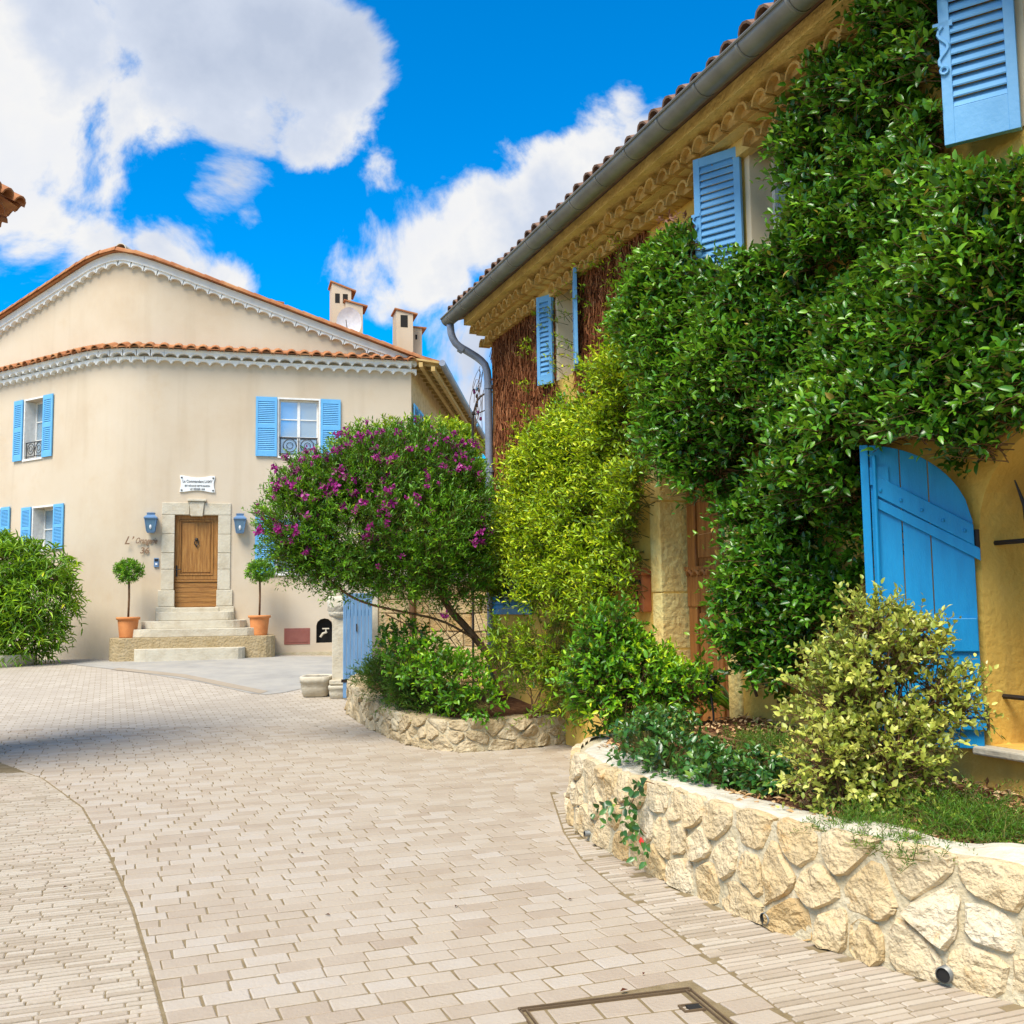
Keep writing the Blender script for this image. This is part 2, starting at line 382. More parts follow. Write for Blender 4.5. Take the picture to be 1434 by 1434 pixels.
# ------------------------------------------------------------------ ground
def sstep(a, b, x):
    t = np.clip((np.asarray(x, float) - a) / (b - a), 0, 1); return t * t * (3 - 2 * t)
def G(x, y):
    return .5 * sstep(12.5, 25, y) - .22 * sstep(-6.2, -1.0, x) * sstep(17, 27, y) - .12 * sstep(-9.0, -14, x) * sstep(17, 27, y)
def gpt(px, py):
    z = 0.0
    for _ in range(30):
        P = on_z(px, py, z); z = float(.5 * z + .5 * G(P[0], P[1]))
    return A3((P[0], P[1], G(P[0], P[1])))

def axis(lo, hi, fine_lo, fine_hi, step):
    a = list(np.arange(fine_lo, fine_hi + 1e-6, step))
    x = fine_hi; s = step
    while x < hi: s *= 1.5; x += s; a.append(min(x, hi))
    x = fine_lo; s = step
    while x > lo: s *= 1.5; x -= s; a.insert(0, max(x, lo))
    return np.array(a)
gx = axis(-700, 700, -16, 10, .4); gy = axis(-60, 1400, -3, 32, .4)
XX, YY = np.meshgrid(gx, gy); ZZ = G(XX, YY) - .0055
gv = np.stack([XX.ravel(), YY.ravel(), ZZ.ravel()], 1); nx = len(gx)
gf = [(j * nx + i, j * nx + i + 1, (j + 1) * nx + i + 1, (j + 1) * nx + i) for j in range(len(gy) - 1) for i in range(nx - 1)]
o = part(None, 'ground', (gv, gf), M_joint, True); o['kind'] = 'structure'

# --- paving: rows run along PA, columns along PB
ang = math.radians(68.5); PA = np.array([math.sin(ang), math.cos(ang)]); PB = np.array([-math.cos(ang), math.sin(ang)])
left_edge = [gpt(*q)[:2] for q in ((-160, 1030), (-60, 1050), (0, 1068), (60, 1090), (115, 1130), (150, 1190), (185, 1270), (212, 1360), (232, 1434), (246, 1520), (256, 1640))]
border_edge = [gpt(*q)[:2] for q in ((775, 1120), (790, 1165), (815, 1203), (870, 1248), (930, 1293), (985, 1335), (1045, 1378), (1110, 1428), (1180, 1490), (1290, 1600))]
near_base_px = [(797, 1150), (812, 1168), (860, 1197), (960, 1247), (1070, 1297), (1200, 1341), (1320, 1378), (1434, 1405)]
near_path = [A3((1.83, 8.72, 0)), A3((1.15, 8.92, 0)), A3((.78, 8.86, 0)), A3((.56, 8.55, 0)), A3((.44, 8.05, 0))] + [on_z(*q) for q in near_base_px]
near_path += [near_path[-1] + A3((.55, -.75, 0)), near_path[-1] + A3((1.3, -1.5, 0))]
mid_base_px = [(487, 1000), (505, 1012), (535, 1028), (570, 1042), (600, 1049), (640, 1053), (700, 1050), (760, 1045), (800, 1041), (830, 1037)]
mid_path = [gpt(*q) for q in mid_base_px]
mid_path = [gpt(500, 985), gpt(489, 991)] + mid_path
def smooth_path(P, it=2):
    P = [A3(p) for p in P]
    for _ in range(it):
        Q = [P[0]]
        for a, b in zip(P[:-1], P[1:]): Q += [a * .75 + b * .25, a * .25 + b * .75]
        Q.append(P[-1]); P = Q
    return P
near_path = smooth_path(near_path); mid_path = smooth_path(mid_path, 1)
AH = A3((2.1, 8.1, 0)); EH = nrm(A3((-.350, .937, 0))); NH = A3((-EH[1], EH[0], 0)); NH = NH if NH[0] < 0 else -NH
RH = Frame(AH, EH, NH)
near_poly = [tuple(p[:2]) for p in near_path] + [tuple((AH - EH * 6.5)[:2]), tuple((AH + EH * .8)[:2])]
mid_poly = [tuple(p[:2]) for p in mid_path] + [tuple((AH + EH * 7)[:2]), (-1.2, 16.2)]
left_poly = [tuple(p) for p in left_edge] + [(-2.2, 1.5), (-14, 1.5), (-14, 12.2)]
border_poly = [tuple(p) for p in border_edge] + [(4.5, 1.8), (5.5, 2.2), (3.3, 3.2), (2.2, 4.4), (1.5, 5.5), (.9, 6.8), (.7, 8.2), (.5, 9.3)]

# access cover in the paving
mh = [on_z(*q)[:2] for q in ((725, 1412), (965, 1383))]
MH_O = A3((*mh[0], 0)); mh_len = float(np.linalg.norm(mh[1] - mh[0])); mh_dir = nrm(A3((*(mh[1] - mh[0]), 0)))
mh_n = A3((mh_dir[1], -mh_dir[0], 0)); mh_dep = .62
mh_poly = [tuple((MH_O + mh_dir * a + mh_n * b)[:2]) for a, b in ((-.01, -.01), (mh_len + .01, -.01), (mh_len + .01, mh_dep + .01), (-.01, mh_dep + .01))]

def clip_half(poly, P, N):
    """keep the side where (q-P).N >= 0"""
    out = []; m = len(poly)
    for i in range(m):
        a = poly[i]; b = poly[(i + 1) % m]; da = (a - P) @ N; db = (b - P) @ N
        if da >= 0: out.append(a)
        if (da >= 0) != (db >= 0): out.append(a + (b - a) * (da / (da - db)))
    return out
def clip_curve(poly, curve, side, gap):
    """trim a piece along the nearest stretch of a curve; side=+1 keeps its left hand"""
    c = np.mean(poly, 0); best = None
    for a, b in zip(curve[:-1], curve[1:]):
        ab = b - a; t = np.clip(((c - a) @ ab) / (ab @ ab), 0, 1); q = a + ab * t; d = np.linalg.norm(c - q)
        if best is None or d < best[0]: best = (d, a, b)
    if best[0] > .35: return poly
    t = nrm(best[2] - best[1]); N = np.array([-t[1], t[0]]) * side
    return clip_half(poly, best[1] + N * gap, N)
def piece_mesh(poly, tint, rnd, hz=.0, ch=.004, dep=.02):
    """paving piece with worn edges, local to its centre"""
    c = np.mean(poly, 0); m = len(poly); V = []
    z0 = float(G(c[0], c[1])) + hz
    tilt = (rnd.random(2) - .5) * .014
    for s, dz in ((1.0, -dep), (1.0, -ch), (None, 0.0)):
        for q in poly:
            r = q - c; l_ = np.linalg.norm(r)
            k = 1.0 if s else max(.2, (l_ - ch * 1.6) / l_)
            p = r * k; V.append((p[0], p[1], dz + float(G(*(c + p))) - float(G(*c)) + p @ tilt))
    F = [tuple(range(2 * m, 3 * m))]
    for i in range(m):
        j = (i + 1) % m; F += [(i, j, m + j, m + i), (m + i, m + j, 2 * m + j, 2 * m + i)]
    return V, F, A3((c[0], c[1], z0)), tint
def add_tint(me, vals):
    a = me.attributes.new('tint', 'FLOAT', 'POINT'); a.data.foreach_set('value', np.asarray(vals, np.float32))
def make_paving(host_name, piece_name, pieces, mat, limit=300):
    """host structure + nearest pieces as parts + the rest as one stuff part"""
    pieces.sort(key=lambda q: np.linalg.norm(q[2]))
    V, F = [], []
    host = bpy.data.objects.new(host_name, None); link(host); host['kind'] = 'structure'
    vis = []; rest = []
    for q in pieces:
        x, y = to_px(q[2])
        (vis if (len(vis) < limit and -30 < x < 1464 and y < 1460) else rest).append(q)
    for v, f, c, t in vis:
        o = bpy.data.objects.new(piece_name, meshdata(piece_name, v, f, mat)); add_tint(o.data, [t] * len(v))
        link(o, host); o.location = tuple(c)
    T = []
    for v, f, c, t in rest:
        k = len(V); V += [A3(p) + c for p in v]; F += [tuple(i + k for i in q) for q in f]; T += [t] * len(v)
    o = part(host, piece_name + 's_beyond', (V, F), mat, kind='stuff'); add_tint(o.data, T)
    return host
rnd = np.random.default_rng(5)
def rows(len_lo, len_hi, pitch, joint, ymax, test, curves, jit, hz, wob=.0):
    out = []
    amin, amax = -14.0, 12.0
    b = 1.0
    while b < ymax * 1.25 + 6:
        a = amin + rnd.random() * len_hi
        while a < amax:
            L = len_lo + (len_hi - len_lo) * rnd.random()
            c = PA * (a + L / 2) + PB * b
            if 1.9 < c[1] < ymax and abs(c[0]) < .56 * c[1] + 1.2 and test(c):
                hw = L / 2 - joint * .30; hh = pitch / 2 - joint * .58
                P = [c + PA * (sx * hw + (rnd.random() - .5) * jit) + PB * (sy * hh + (rnd.random() - .5) * jit * .6) for sx, sy in ((-1, -1), (1, -1), (1, 1), (-1, 1))]
                for cv, sd, gp in curves:
                    P = clip_curve(P, cv, sd, gp)
                    if len(P) < 3: break
                if len(P) >= 3:
                    ar = .5 * abs(sum(P[i][0] * P[(i + 1) % len(P)][1] - P[(i + 1) % len(P)][0] * P[i][1] for i in range(len(P))))
                    if ar > .0006: out.append(piece_mesh(P, rnd.random(), rnd, hz + (rnd.random() - .5) * .0035))
            a += L
        b += pitch
    return out
ip = lambda c, poly: bool(in_poly(c[0], c[1], poly))
lc = [A3(p)[:2] for p in left_edge]; bc = [A3(p)[:2] for p in border_edge]
left_big = [tuple(np.array(p) + (.13, 0)) for p in left_poly[:len(left_edge)]] + left_poly[len(left_edge):]
def test_block(c):
    return not ip(c, [tuple(np.array(p) - (.14, 0)) if i < len(left_edge) else p for i, p in enumerate(left_poly)]) and not ip(c, [tuple(np.array(p) + (.06, 0)) for p in border_poly]) and not ip(c, near_poly) and not ip(c, mid_poly) and not ip(c, mh_poly) and c[0] < 3
mhc = [np.array(p) for p in mh_poly + [mh_poly[0]]]
blocks = rows(.19, .21, .132, .013, 14.2, test_block, [(lc, 1, .010), (bc, -1, .006)], .009, 0.0)
make_paving('paved_square', 'paver', blocks, M_paver)
strips = rows(.12, .24, .045, .009, 12.0, lambda c: ip(c, left_big) and c[1] < 10.5, [(lc, -1, .006)], .003, 0.0)
make_paving('brick_apron', 'brick', strips, M_strip)
bor = rows(.16, .30, .047, .009, 9.5, lambda c: (ip(c, [tuple(np.array(p) - (.06, 0)) for p in border_poly])) and not ip(c, near_poly), [(bc, 1, .006)], .004, 0.0)
make_paving('brick_border', 'brick', bor, M_strip)
# farther off the joints are too fine to build: a sheet with small brick relief
mb, tb, bb = newmat('far_small_paving')
gg = tb.n('ShaderNodeNewGeometry'); mp = tb.n('ShaderNodeMapping'); mp.inputs['Rotation'].default_value = (0, 0, -(math.pi / 2 - ang)); tb.l(gg, 'Position', mp, 0)
bk = tb.n('ShaderNodeTexBrick'); bk.inputs['Scale'].default_value = 1.0; bk.inputs['Brick Width'].default_value = .2; bk.inputs['Row Height'].default_value = .130
bk.inputs['Mortar Size'].default_value = .008; bk.inputs['Color1'].default_value = (.40, .34, .27, 1); bk.inputs['Color2'].default_value = (.50, .44, .36, 1); bk.inputs['Mortar'].default_value = (.30, .24, .16, 1)
tb.l(mp, 0, bk, 'Vector')
nzb = tb.n('ShaderNodeTexNoise'); nzb.inputs['Scale'].default_value = .8; nzb.inputs['Detail'].default_value = 6; tb.l(gg, 'Position', nzb, 'Vector')
tb.nt.links.new(tb.mix(tb.smooth(nzb.outputs[0], .45, .7, 0, .5), bk.outputs[0], (.40, .34, .27)), bb.inputs['Base Color']); bb.inputs['Roughness'].default_value = .85
def sheet(name, poly, mat, dz, step=.3, kind='structure'):
    xs = [p[0] for p in poly]; ys = [p[1] for p in poly]
    ax = np.arange(min(xs), max(xs) + step, step); ay = np.arange(min(ys), max(ys) + step, step)
    bm = bmesh.new(); vs = [bm.verts.new((p[0], p[1], 0)) for p in poly]; bm.faces.new(vs)
    for x in ax[1:-1]: bmesh.ops.bisect_plane(bm, geom=bm.verts[:] + bm.edges[:] + bm.faces[:], plane_co=(x, 0, 0), plane_no=(1, 0, 0))
    for y in ay[1:-1]: bmesh.ops.bisect_plane(bm, geom=bm.verts[:] + bm.edges[:] + bm.faces[:], plane_co=(0, y, 0), plane_no=(0, 1, 0))
    for v in bm.verts: v.co.z = float(G(v.co.x, v.co.y)) + dz
    me = bpy.data.meshes.new(name); bm.to_mesh(me); bm.free(); me.materials.append(mat)
    o = bpy.data.objects.new(name, me); link(o); o['kind'] = kind; return o
sheet('far_paving', [(-30, 14.2), (-14, 14.15), (4, 14.15), (4, 18), (6, 40), (-30, 40)], mb, -.001, .4)
sheet('far_apron', [(-30, 10.45), (-6.2, 10.45), (-7.9, 14.16), (-30, 14.16)], mb, -.002, .4)
road_px = [(110, 932), (200, 943), (280, 955), (320, 964), (350, 971), (372, 973), (398, 970), (440, 961), (475, 950)]
road_poly = [tuple(gpt(*q)[:2]) for q in road_px] + [(.5, 21), (2.5, 40), (-2, 40), (-3.4, 25.6), (-8.6, 23.6), (-11, 24.4)]
sheet('road', road_poly, M_asphalt, .005, .4)
# paler concrete strip crossing the road
sp = [gpt(*q)[:2] for q in ((155, 938), (250, 948), (365, 972))]
st = [tuple(p) for p in sp] + [tuple(p + np.array((.05, .32))) for p in sp[::-1]]
sheet('drain_strip', st, M_strip, .009, .4)

# manhole cover
t_ = thing('access_cover', MH_O, 'rectangular access cover with paver infill set in steel frame in the paving', 'manhole cover')
MF = Frame(MH_O, mh_dir, mh_n)
def flatbox(fr, a0, a1, b0, b1, z0, z1): return fr.box(a0, a1, z0, z1, b0, b1)
fv = join(*[flatbox(MF, *q, -.03, .004) for q in ((0, mh_len, 0, .007), (0, mh_len, .024, .031), (0, .007, .007, mh_dep), (.024, .031, .031, mh_dep), (mh_len - .007, mh_len, .007, mh_dep), (mh_len - .031, mh_len - .024, .031, mh_dep))])
part(t_, 'frame', fv, flat('rusted_steel', (.16, .11, .065), .7, .3, .3))
k = 0
for r_ in range(3):
    a = .04; b0 = .04 + r_ * .158
    first = .07 if r_ % 2 == 0 else .15
    while a < mh_len - .05:
        L = min(first if a < .05 else .2, mh_len - .04 - a)
        if L > .04:
            P = [(MH_O + mh_dir * x + mh_n * y)[:2] for x, y in ((a, b0), (a + L - .012, b0), (a + L - .012, b0 + .146), (a, b0 + .146))]
            v, f, c, tt = piece_mesh(P[::-1], rnd.random() * .7, rnd, -.002)
            o = part(t_, 'paver', ([A3(p) + c for p in v], f), M_paver); add_tint(o.data, [tt] * len(v))
        a += L
kx = mh_len - .13
part(t_, 'key_box', join(flatbox(MF, kx, kx + .09, .17, .178, -.02, .006), flatbox(MF, kx, kx + .09, .23, .238, -.02, .006), flatbox(MF, kx, kx + .008, .178, .23, -.02, .006)), MATS['rusted_steel'])
part(t_, 'key_hole', flatbox(MF, kx + .03, kx + .085, .178, .23, -.02, .0045), M_dark)

# ------------------------------------------------------------------ building helpers
def arch_tile(P, out, side, up, r, L, th=.02, seg=7, taper=1.0):
    """half-round clay tile lying along `out`, arch open below"""
    P = A3(P); V = []; F = []
    for k, (t, rr) in enumerate(((0, r), (0, r - th), (L, r * taper), (L, r * taper - th))):
        for i in range(seg + 1):
            a = math.pi * i / seg
            V.append(P + out * t + side * (math.cos(a) * rr) + up * (math.sin(a) * rr))
    n = seg + 1
    for i in range(seg):
        F += [(i, i + 1, 2 * n + i + 1, 2 * n + i), (n + i, 3 * n + i, 3 * n + i + 1, n + i + 1), (2 * n + i, 2 * n + i + 1, 3 * n + i + 1, 3 * n + i), (i, n + i, n + i + 1, i + 1)]
    F += [(0, 2 * n, 3 * n, n), (seg, n + seg, 3 * n + seg, 2 * n + seg)]
    return V, F
def scallop(P, t, up, n, p, top, ah, d, th=0.0):
    """plastered tile end: block with an arched hollow below"""
    o2 = [(-p / 2, top), (-p / 2, 0)] + [(-p * .44 * math.cos(q), ah * math.sin(q)) for q in np.linspace(0, math.pi, 8)] + [(p / 2, 0), (p / 2, top)]
    m = len(o2); V = [P + t * a + up * b + n * dd for dd in (-.01, d) for a, b in o2]
    top_i = m - 1; F = [(i, (i + 1) % m, m + (i + 1) % m, m + i) for i in range(m)]
    F.append(tuple(range(m, 2 * m)))
    return V, F
def shutter(host, fr, wd, z0, z1, panels, mat, th=.035, stile=.055, rail=.07, back=False):
    """louvred leaf: fr.e points from the hinge along the leaf, fr.n is its seen face"""
    bx = [fr.box(0, stile, z0, z1, 0, th), fr.box(wd - stile, wd, z0, z1, 0, th)]
    H = z1 - z0; zs = [z0]
    for (a, b, n) in panels: zs += [z0 + H * a, z0 + H * b]
    zs.append(z1)
    for i in range(0, len(zs), 2): bx.append(fr.box(stile - .002, wd - stile + .002, zs[i] + (.001 if i == 0 else 0), zs[i + 1] - (.001 if i + 2 == len(zs) else 0), .002, th - .002))
    leaf = part(host, 'shutter', join(*bx), mat, bevel=.003)
    for (a, b, n) in panels:
        pa, pb = z0 + H * a, z0 + H * b; pt = (pb - pa) / n; first = None
        for i in range(n):
            if first is None:
                zc = pa + pt * .5; h = pt * .56; t = min(.008, pt * .2)
                V = [fr.p(u, zc + dz, dd) for u in (stile - .004, wd - stile + .004) for dz, dd in ((-h, th * .86), (-h + t, th * .95), (h, th * .22), (h - t, th * .12))]
                F = [(0, 1, 2, 3), (7, 6, 5, 4), (0, 4, 5, 1), (1, 5, 6, 2), (2, 6, 7, 3), (3, 7, 4, 0)]
                first = part(leaf, 'slat', (V, F), mat)
            else: copy_at(first, leaf, (0, 0, pt * i))
    if back: part(leaf, 'backing', fr.box(stile - .003, wd - stile + .003, z0 + .02, z1 - .02, -.002, .004), mat)
    return leaf
def text_part(host, s, size, fr, u, z, d, mat, shear=0.0, name='lettering', ext=.004, align='CENTER', off=0.0, sx=1.0):
    cu = bpy.data.curves.new(name, 'FONT'); cu.body = s; cu.size = size; cu.shear = shear; cu.extrude = ext; cu.align_x = align; cu.resolution_u = 3; cu.offset = off
    ob = bpy.data.objects.new(name, cu); COL.objects.link(ob)
    dg = bpy.context.evaluated_depsgraph_get(); me = bpy.data.meshes.new_from_object(ob.evaluated_get(dg))
    V = np.array([v.co[:] for v in me.vertices]); F = [tuple(p.vertices) for p in me.polygons]
    bpy.data.objects.remove(ob); bpy.data.meshes.remove(me)
    W = [fr.p(u + v[0] * sx, z + v[1], d + v[2]) for v in V]
    return part(host, name, (W, F), mat)
def window(host, fr, u0, u1, z0, z1, dep, mat, rows_=3, cols=2, fw=.045, sill=True):
    """two casements in an opening, set back by dep"""
    fr_ = join(fr.box(u0, u0 + fw, z0, z1, -dep - .05, -dep), fr.box(u1 - fw, u1, z0, z1, -dep - .05, -dep), fr.box(u0 + fw, u1 - fw, z0, z0 + fw, -dep - .05, -dep), fr.box(u0 + fw, u1 - fw, z1 - fw, z1, -dep - .05, -dep))
    wdw = part(host, 'window', fr_, mat)
    iw = (u1 - u0 - 2 * fw); ih = (z1 - z0 - 2 * fw)
    bars = []
    for c in range(1, cols):
        x = u0 + fw + iw * c / cols; bars.append(fr.box(x - .035, x + .035, z0 + fw, z1 - fw, -dep - .045, -dep + .01))
    part(wdw, 'mullion', join(*bars), mat) if bars else None
    for c in range(cols):
        a = u0 + fw + iw * c / cols + (.035 if c else 0); b = u0 + fw + iw * (c + 1) / cols - (.035 if c < cols - 1 else 0)
        for r_ in range(rows_):
            p0 = z0 + fw + ih * r_ / rows_; p1 = z0 + fw + ih * (r_ + 1) / rows_
            part(wdw, 'pane', fr.box(a, b, p0, p1, -dep - .035, -dep - .028), M_glass)
            if r_: part(wdw, 'glazing_bar', fr.box(a, b, p0 - .014, p0 + .014, -dep - .027, -dep + .002), mat)
    return wdw

# ------------------------------------------------------------------ far house
eR = nrm(A3((.965, .262, 0))); nR = A3((eR[1], -eR[0], 0)); D0 = at_y(273, 850, 25.0); D0[2] = 0
FR = Frame(D0, eR, nR)
ub = FR.uz(155, 700)[0]; uc = FR.uz(576, 600)[0]
Bv = FR.p(ub, 0); eL = nrm(A3((-.834, .552, 0))); nL = A3((eL[1] * -1, eL[0], 0)); nL = nL if nL[1] < 0 else -nL
FL = Frame(Bv, eL, nL)
eS = nrm(A3((.064, .998, 0))); nS = A3((eS[1], -eS[0], 0)); FS = Frame(FR.p(uc, 0), eS, nS)
T_ = 1.1
pl = [Bv + eL * 16] + [Bv + eL * (T_ + 2)] + [(1 - q) ** 2 * (Bv + eL * T_) + 2 * q * (1 - q) * Bv + q * q * (Bv + eR * T_) for q in np.linspace(0, 1, 11)] + [FR.p(uc, 0)]
pl = np.array(pl); seg = np.linalg.norm(np.diff(pl, axis=0), axis=1); cs_ = np.concatenate([[0], np.cumsum(seg)])
s0 = cs_[2] + (cs_[12] - cs_[2]) / 2; cs_ -= s0; S_L, S_R = cs_[0], cs_[-1]
def HP(s, z, d=0.0):
    s_ = np.clip(s, S_L, S_R); p = A3([np.interp(s_, cs_, pl[:, k]) for k in range(3)])
    q0 = A3([np.interp(np.clip(s_ - .15, S_L, S_R), cs_, pl[:, k]) for k in range(3)]); q1 = A3([np.interp(np.clip(s_ + .15, S_L, S_R), cs_, pl[:, k]) for k in range(3)])
    t = nrm(q1 - q0); n = A3((t[1], -t[0], 0))
    return p + n * d + A3((0, 0, z)) + t * (s - s_), t, n
zb = FR.uz(365, 516)[1]
uA, zA = FR.uz(165, 350)
zA = on_plane(165, 350, Bv, nrm(nL + nR))[2]
uRv, zRv = FR.uz(585, 506); slopeR = (zA - zRv) / (uRv - ub - .1)
uLv, zLv = FL.uz(0, 455); slopeL = (zA - zLv) / (uLv - .1)
def zverge(s):
    a = math.sqrt(s * s + .03) - .15
    return zA - (slopeR if s > 0 else slopeL) * a
print('far house: band z %.2f apex %.2f slopes %.2f %.2f  uc %.2f ub %.2f base %.2f' % (zb, zA, slopeR, slopeL, uc, ub, G(D0[0], D0[1])))
hz = float(G(D0[0], D0[1]))
far = thing('village_house', (D0[0], D0[1], hz), 'cream rendered house with rounded corner, low gable and scalloped white eaves', 'house')
ZW = -.4
def ruz(x0, y0, x1, y1, fr=FR):
    a = fr.uz(x0, y0); b = fr.uz(x1, y1); return min(a[0], b[0]), max(a[0], b[0]), min(a[1], b[1]), max(a[1], b[1])
wRu = ruz(391, 559, 446, 640); wRl = ruz(388, 724, 440, 803); dR = ruz(245, 721, 304, 850)
nic = ruz(443, 866, 466, 900); hat = ruz(398, 880, 434, 902)
na = [(nic[0], nic[2]), (nic[1], nic[2])] + [((nic[0] + nic[1]) / 2 + (nic[1] - nic[0]) / 2 * math.cos(q), nic[3] - .18 + .18 * math.sin(q)) for q in np.linspace(0, math.pi, 7)]
uRs = ub + T_
wallR = FR.wall(rect(uRs, uc, ZW, zb + .5), [rect(*wRu), rect(*wRl), rect(*dR), na], .20)
wLu = ruz(36, 562, 59, 640, FL); wLl = ruz(47, 712, 74, 768, FL); wLx = ruz(-22, 716, 0, 770, FL)
wallL = FL.wall(rect(T_, 15.9, ZW, zb + .5), [rect(*wLu), rect(*wLl), rect(*wLx)], .38)
ss = np.linspace(cs_[2], cs_[12], 13)
arcv = [HP(s, z)[0] for s in ss for z in (ZW, zb + .5)]; arcf = [(2 * i, 2 * i + 2, 2 * i + 3, 2 * i + 1) for i in range(12)]
ss = np.concatenate([np.linspace(S_L, cs_[2], 8)[:-1], np.linspace(cs_[2], cs_[12], 15), np.linspace(cs_[12], S_R, 12)[1:]])
upv = []; upf = []
for i, s in enumerate(ss):
    upv += [HP(s, zb + .5)[0], HP(s, max(zverge(s) - .05, zb + .5))[0]]
    if i: upf.append((2 * i - 2, 2 * i, 2 * i + 1, 2 * i - 1))
part(far, 'wall', join(wallR, wallL, (arcv, arcf), (upv, upf)), M_cream)
part(far, 'side_wall', FS.wall(rect(0, 16, ZW, zb + .55), [], .2), M_sidewall)
bk_ = [HP(S_L, ZW)[0], HP(S_L, ZW)[0] + eS * 16, FS.p(16, ZW), FS.p(16, 5.5), HP(S_L, 3)[0] + eS * 16, HP(S_L, 3)[0]]
part(far, 'back_wall', (bk_ + [HP(S_L, zb)[0]], [(0, 1, 4, 5), (1, 2, 3, 4)]), M_cream)
# roof planes carried back from the front verge
rv = []; rf = []
for i, s in enumerate(ss):
    for d, dz in ((.26, -.025), (.26, .06)):
        P = HP(s, zverge(s) + dz, d)[0]; rv += [P, P + eS * 16.6]
    if i:
        a = 4 * (i - 1); b = 4 * i
        rf += [(a, b, b + 1, a + 1), (a + 2, a + 3, b + 3, b + 2), (a, a + 2, b + 2, b)]
ex = HP(S_R, zverge(S_R) - .22, .3)[0] + eR * .7
k = len(rv); rv += [ex, ex + eS * 16.6, ex + A3((0, 0, .1)), ex + eS * 16.6 + A3((0, 0, .1))]; a = 4 * (len(ss) - 1)
rf += [(a, k, k + 1, a + 1), (a + 2, a + 3, k + 3, k + 2), (a, a + 2, k + 2, k), (k, k + 2, k + 3, k + 1)]
roof = part(far, 'roof', (rv, rf), M_terra)
# scalloped courses under the band and the verge
PT = .305
U3 = A3((0, 0, 1))
def strip_along(sa, sb, zlo, zhi, d, n=40):
    V = []; F = []
    for i, s in enumerate(np.linspace(sa, sb, n)):
        lo = zlo(s) if callable(zlo) else zlo; hi = zhi(s) if callable(zhi) else zhi
        V += [HP(s, lo, -.01)[0], HP(s, lo, d)[0], HP(s, hi, d)[0], HP(s, hi, -.01)[0]]
        if i:
            a = 4 * (i - 1); b = 4 * i; F += [(a, b, b + 1, a + 1), (a + 1, b + 1, b + 2, a + 2), (a + 2, b + 2, b + 3, a + 3)]
    F += [(0, 1, 2, 3), (4 * n - 4, 4 * n - 1, 4 * n - 2, 4 * n - 3)]
    return V, F
band = part(far, 'cornice', strip_along(S_L, S_R, zb + .292, zb + .325, .25), M_white)
sv = np.arange(-5.6, S_R, PT)
for r_, (zz, dd, sh) in enumerate(((zb, .11, 0), (zb + .146, .22, .5))):
    for s in sv:
        P, t, n = HP(s + sh * PT, zz, 0)
        if s + sh * PT > S_R + .1: continue
        part(band, 'tile', scallop(P, t, U3, n, PT, .1455, .085, dd), M_white)
cap_ = []
for s in sv:
    P, t, n = HP(s + .02 * math.sin(s * 37), zb + .325, .02)
    out = nrm(n - U3 * .35)
    part(far, 'tile', arch_tile(P + U3 * .075, out, t, nrm(np.cross(t, out)) if np.cross(t, out)[2] > 0 else -nrm(np.cross(t, out)), PT * .46, .33 + .02 * math.sin(s * 91), .022, 6, .93), M_terra)
V, F = [], []
n_ = 60
for i, s in enumerate(np.linspace(S_L, S_R, n_)):
    V += [HP(s, zb + .50, -.01)[0], HP(s, zb + .36, .33)[0], HP(s, zb + .33, .33)[0]]
    if i: a = 3 * (i - 1); b = 3 * i; F += [(a, b, b + 1, a + 1), (a + 1, b + 1, b + 2, a + 2)]
part(far, 'tile_bed', (V, F), M_terra)
verge = part(far, 'verge_band', join(strip_along(-7.5, S_R + .12, lambda s: zverge(s) - .215, lambda s: zverge(s) - .03, .15, 90), strip_along(-7.5, S_R + .1, lambda s: zverge(s) - .232, lambda s: zverge(s) - .217, .05, 90)), M_white)
for s in np.arange(-7.2, S_R - .4, PT):
    P, t, n = HP(s, zverge(s) - .37, 0); P2 = HP(s + .05, zverge(s + .05) - .37, 0)[0]; td = nrm(P2 - P); up = nrm(np.cross(td, n)); up = up if up[2] > 0 else -up
    part(verge, 'tile', scallop(P + up * .02, td, up, n, PT, .135, .08, .11), M_white)
for s in np.arange(-7.2, S_R + .1, .40):
    P, t, n = HP(s, zverge(s) - .02, .20); P2 = HP(s + .4, zverge(s + .4) - .02, .20)[0]; td = nrm(P2 - P); up = nrm(np.cross(td, n)); up = up if up[2] > 0 else -up
    hi = td if td[2] < 0 else -td
    part(roof, 'tile', arch_tile(P, td, nrm(np.cross(td, up)), up, .118, .46, .02, 6, .84 if s > 0 else 1.12), M_terra)
P, t, n = HP(.05, zA + .05, .15)
part(roof, 'ridge_tile', arch_tile(P, -n, t, U3, .15, .5, .02, 8), M_stone)
# eaves of the side wall: boarded soffit, two purlins, gutter
ez = zverge(S_R) - .22
sofv = [FS.p(-.25, zb + .38, 0), FS.p(16, zb + .38, 0), FS.p(16, ez - .02, .78), FS.p(-.25, ez - .02, .78)]
part(far, 'soffit', (sofv + [v + A3((0, 0, .05)) for v in sofv], [(0, 1, 2, 3), (7, 6, 5, 4), (0, 3, 7, 4), (2, 6, 7, 3)]), M_soffit)
for i, u_ in enumerate(np.arange(-.1, 15.5, .55)):
    a = FS.p(u_, zb + .30, 0); b = FS.p(u_, ez - .09, .74)
    part(far, 'rafter', ([a, a + eS * .09, b + eS * .09, b, a + U3 * .09, a + eS * .09 + U3 * .09, b + eS * .09 + U3 * .09, b + U3 * .09], [(0, 3, 2, 1), (0, 1, 5, 4), (2, 3, 7, 6), (1, 2, 6, 5), (3, 0, 4, 7)]), M_soffit)
for d_, zz in ((.30, zb + .22), (.62, zb + .10)):
    part(far, 'purlin', FS.box(-.28, 16, zz - .06, zz + .06, d_ - .05, d_ + .05), M_soffit)
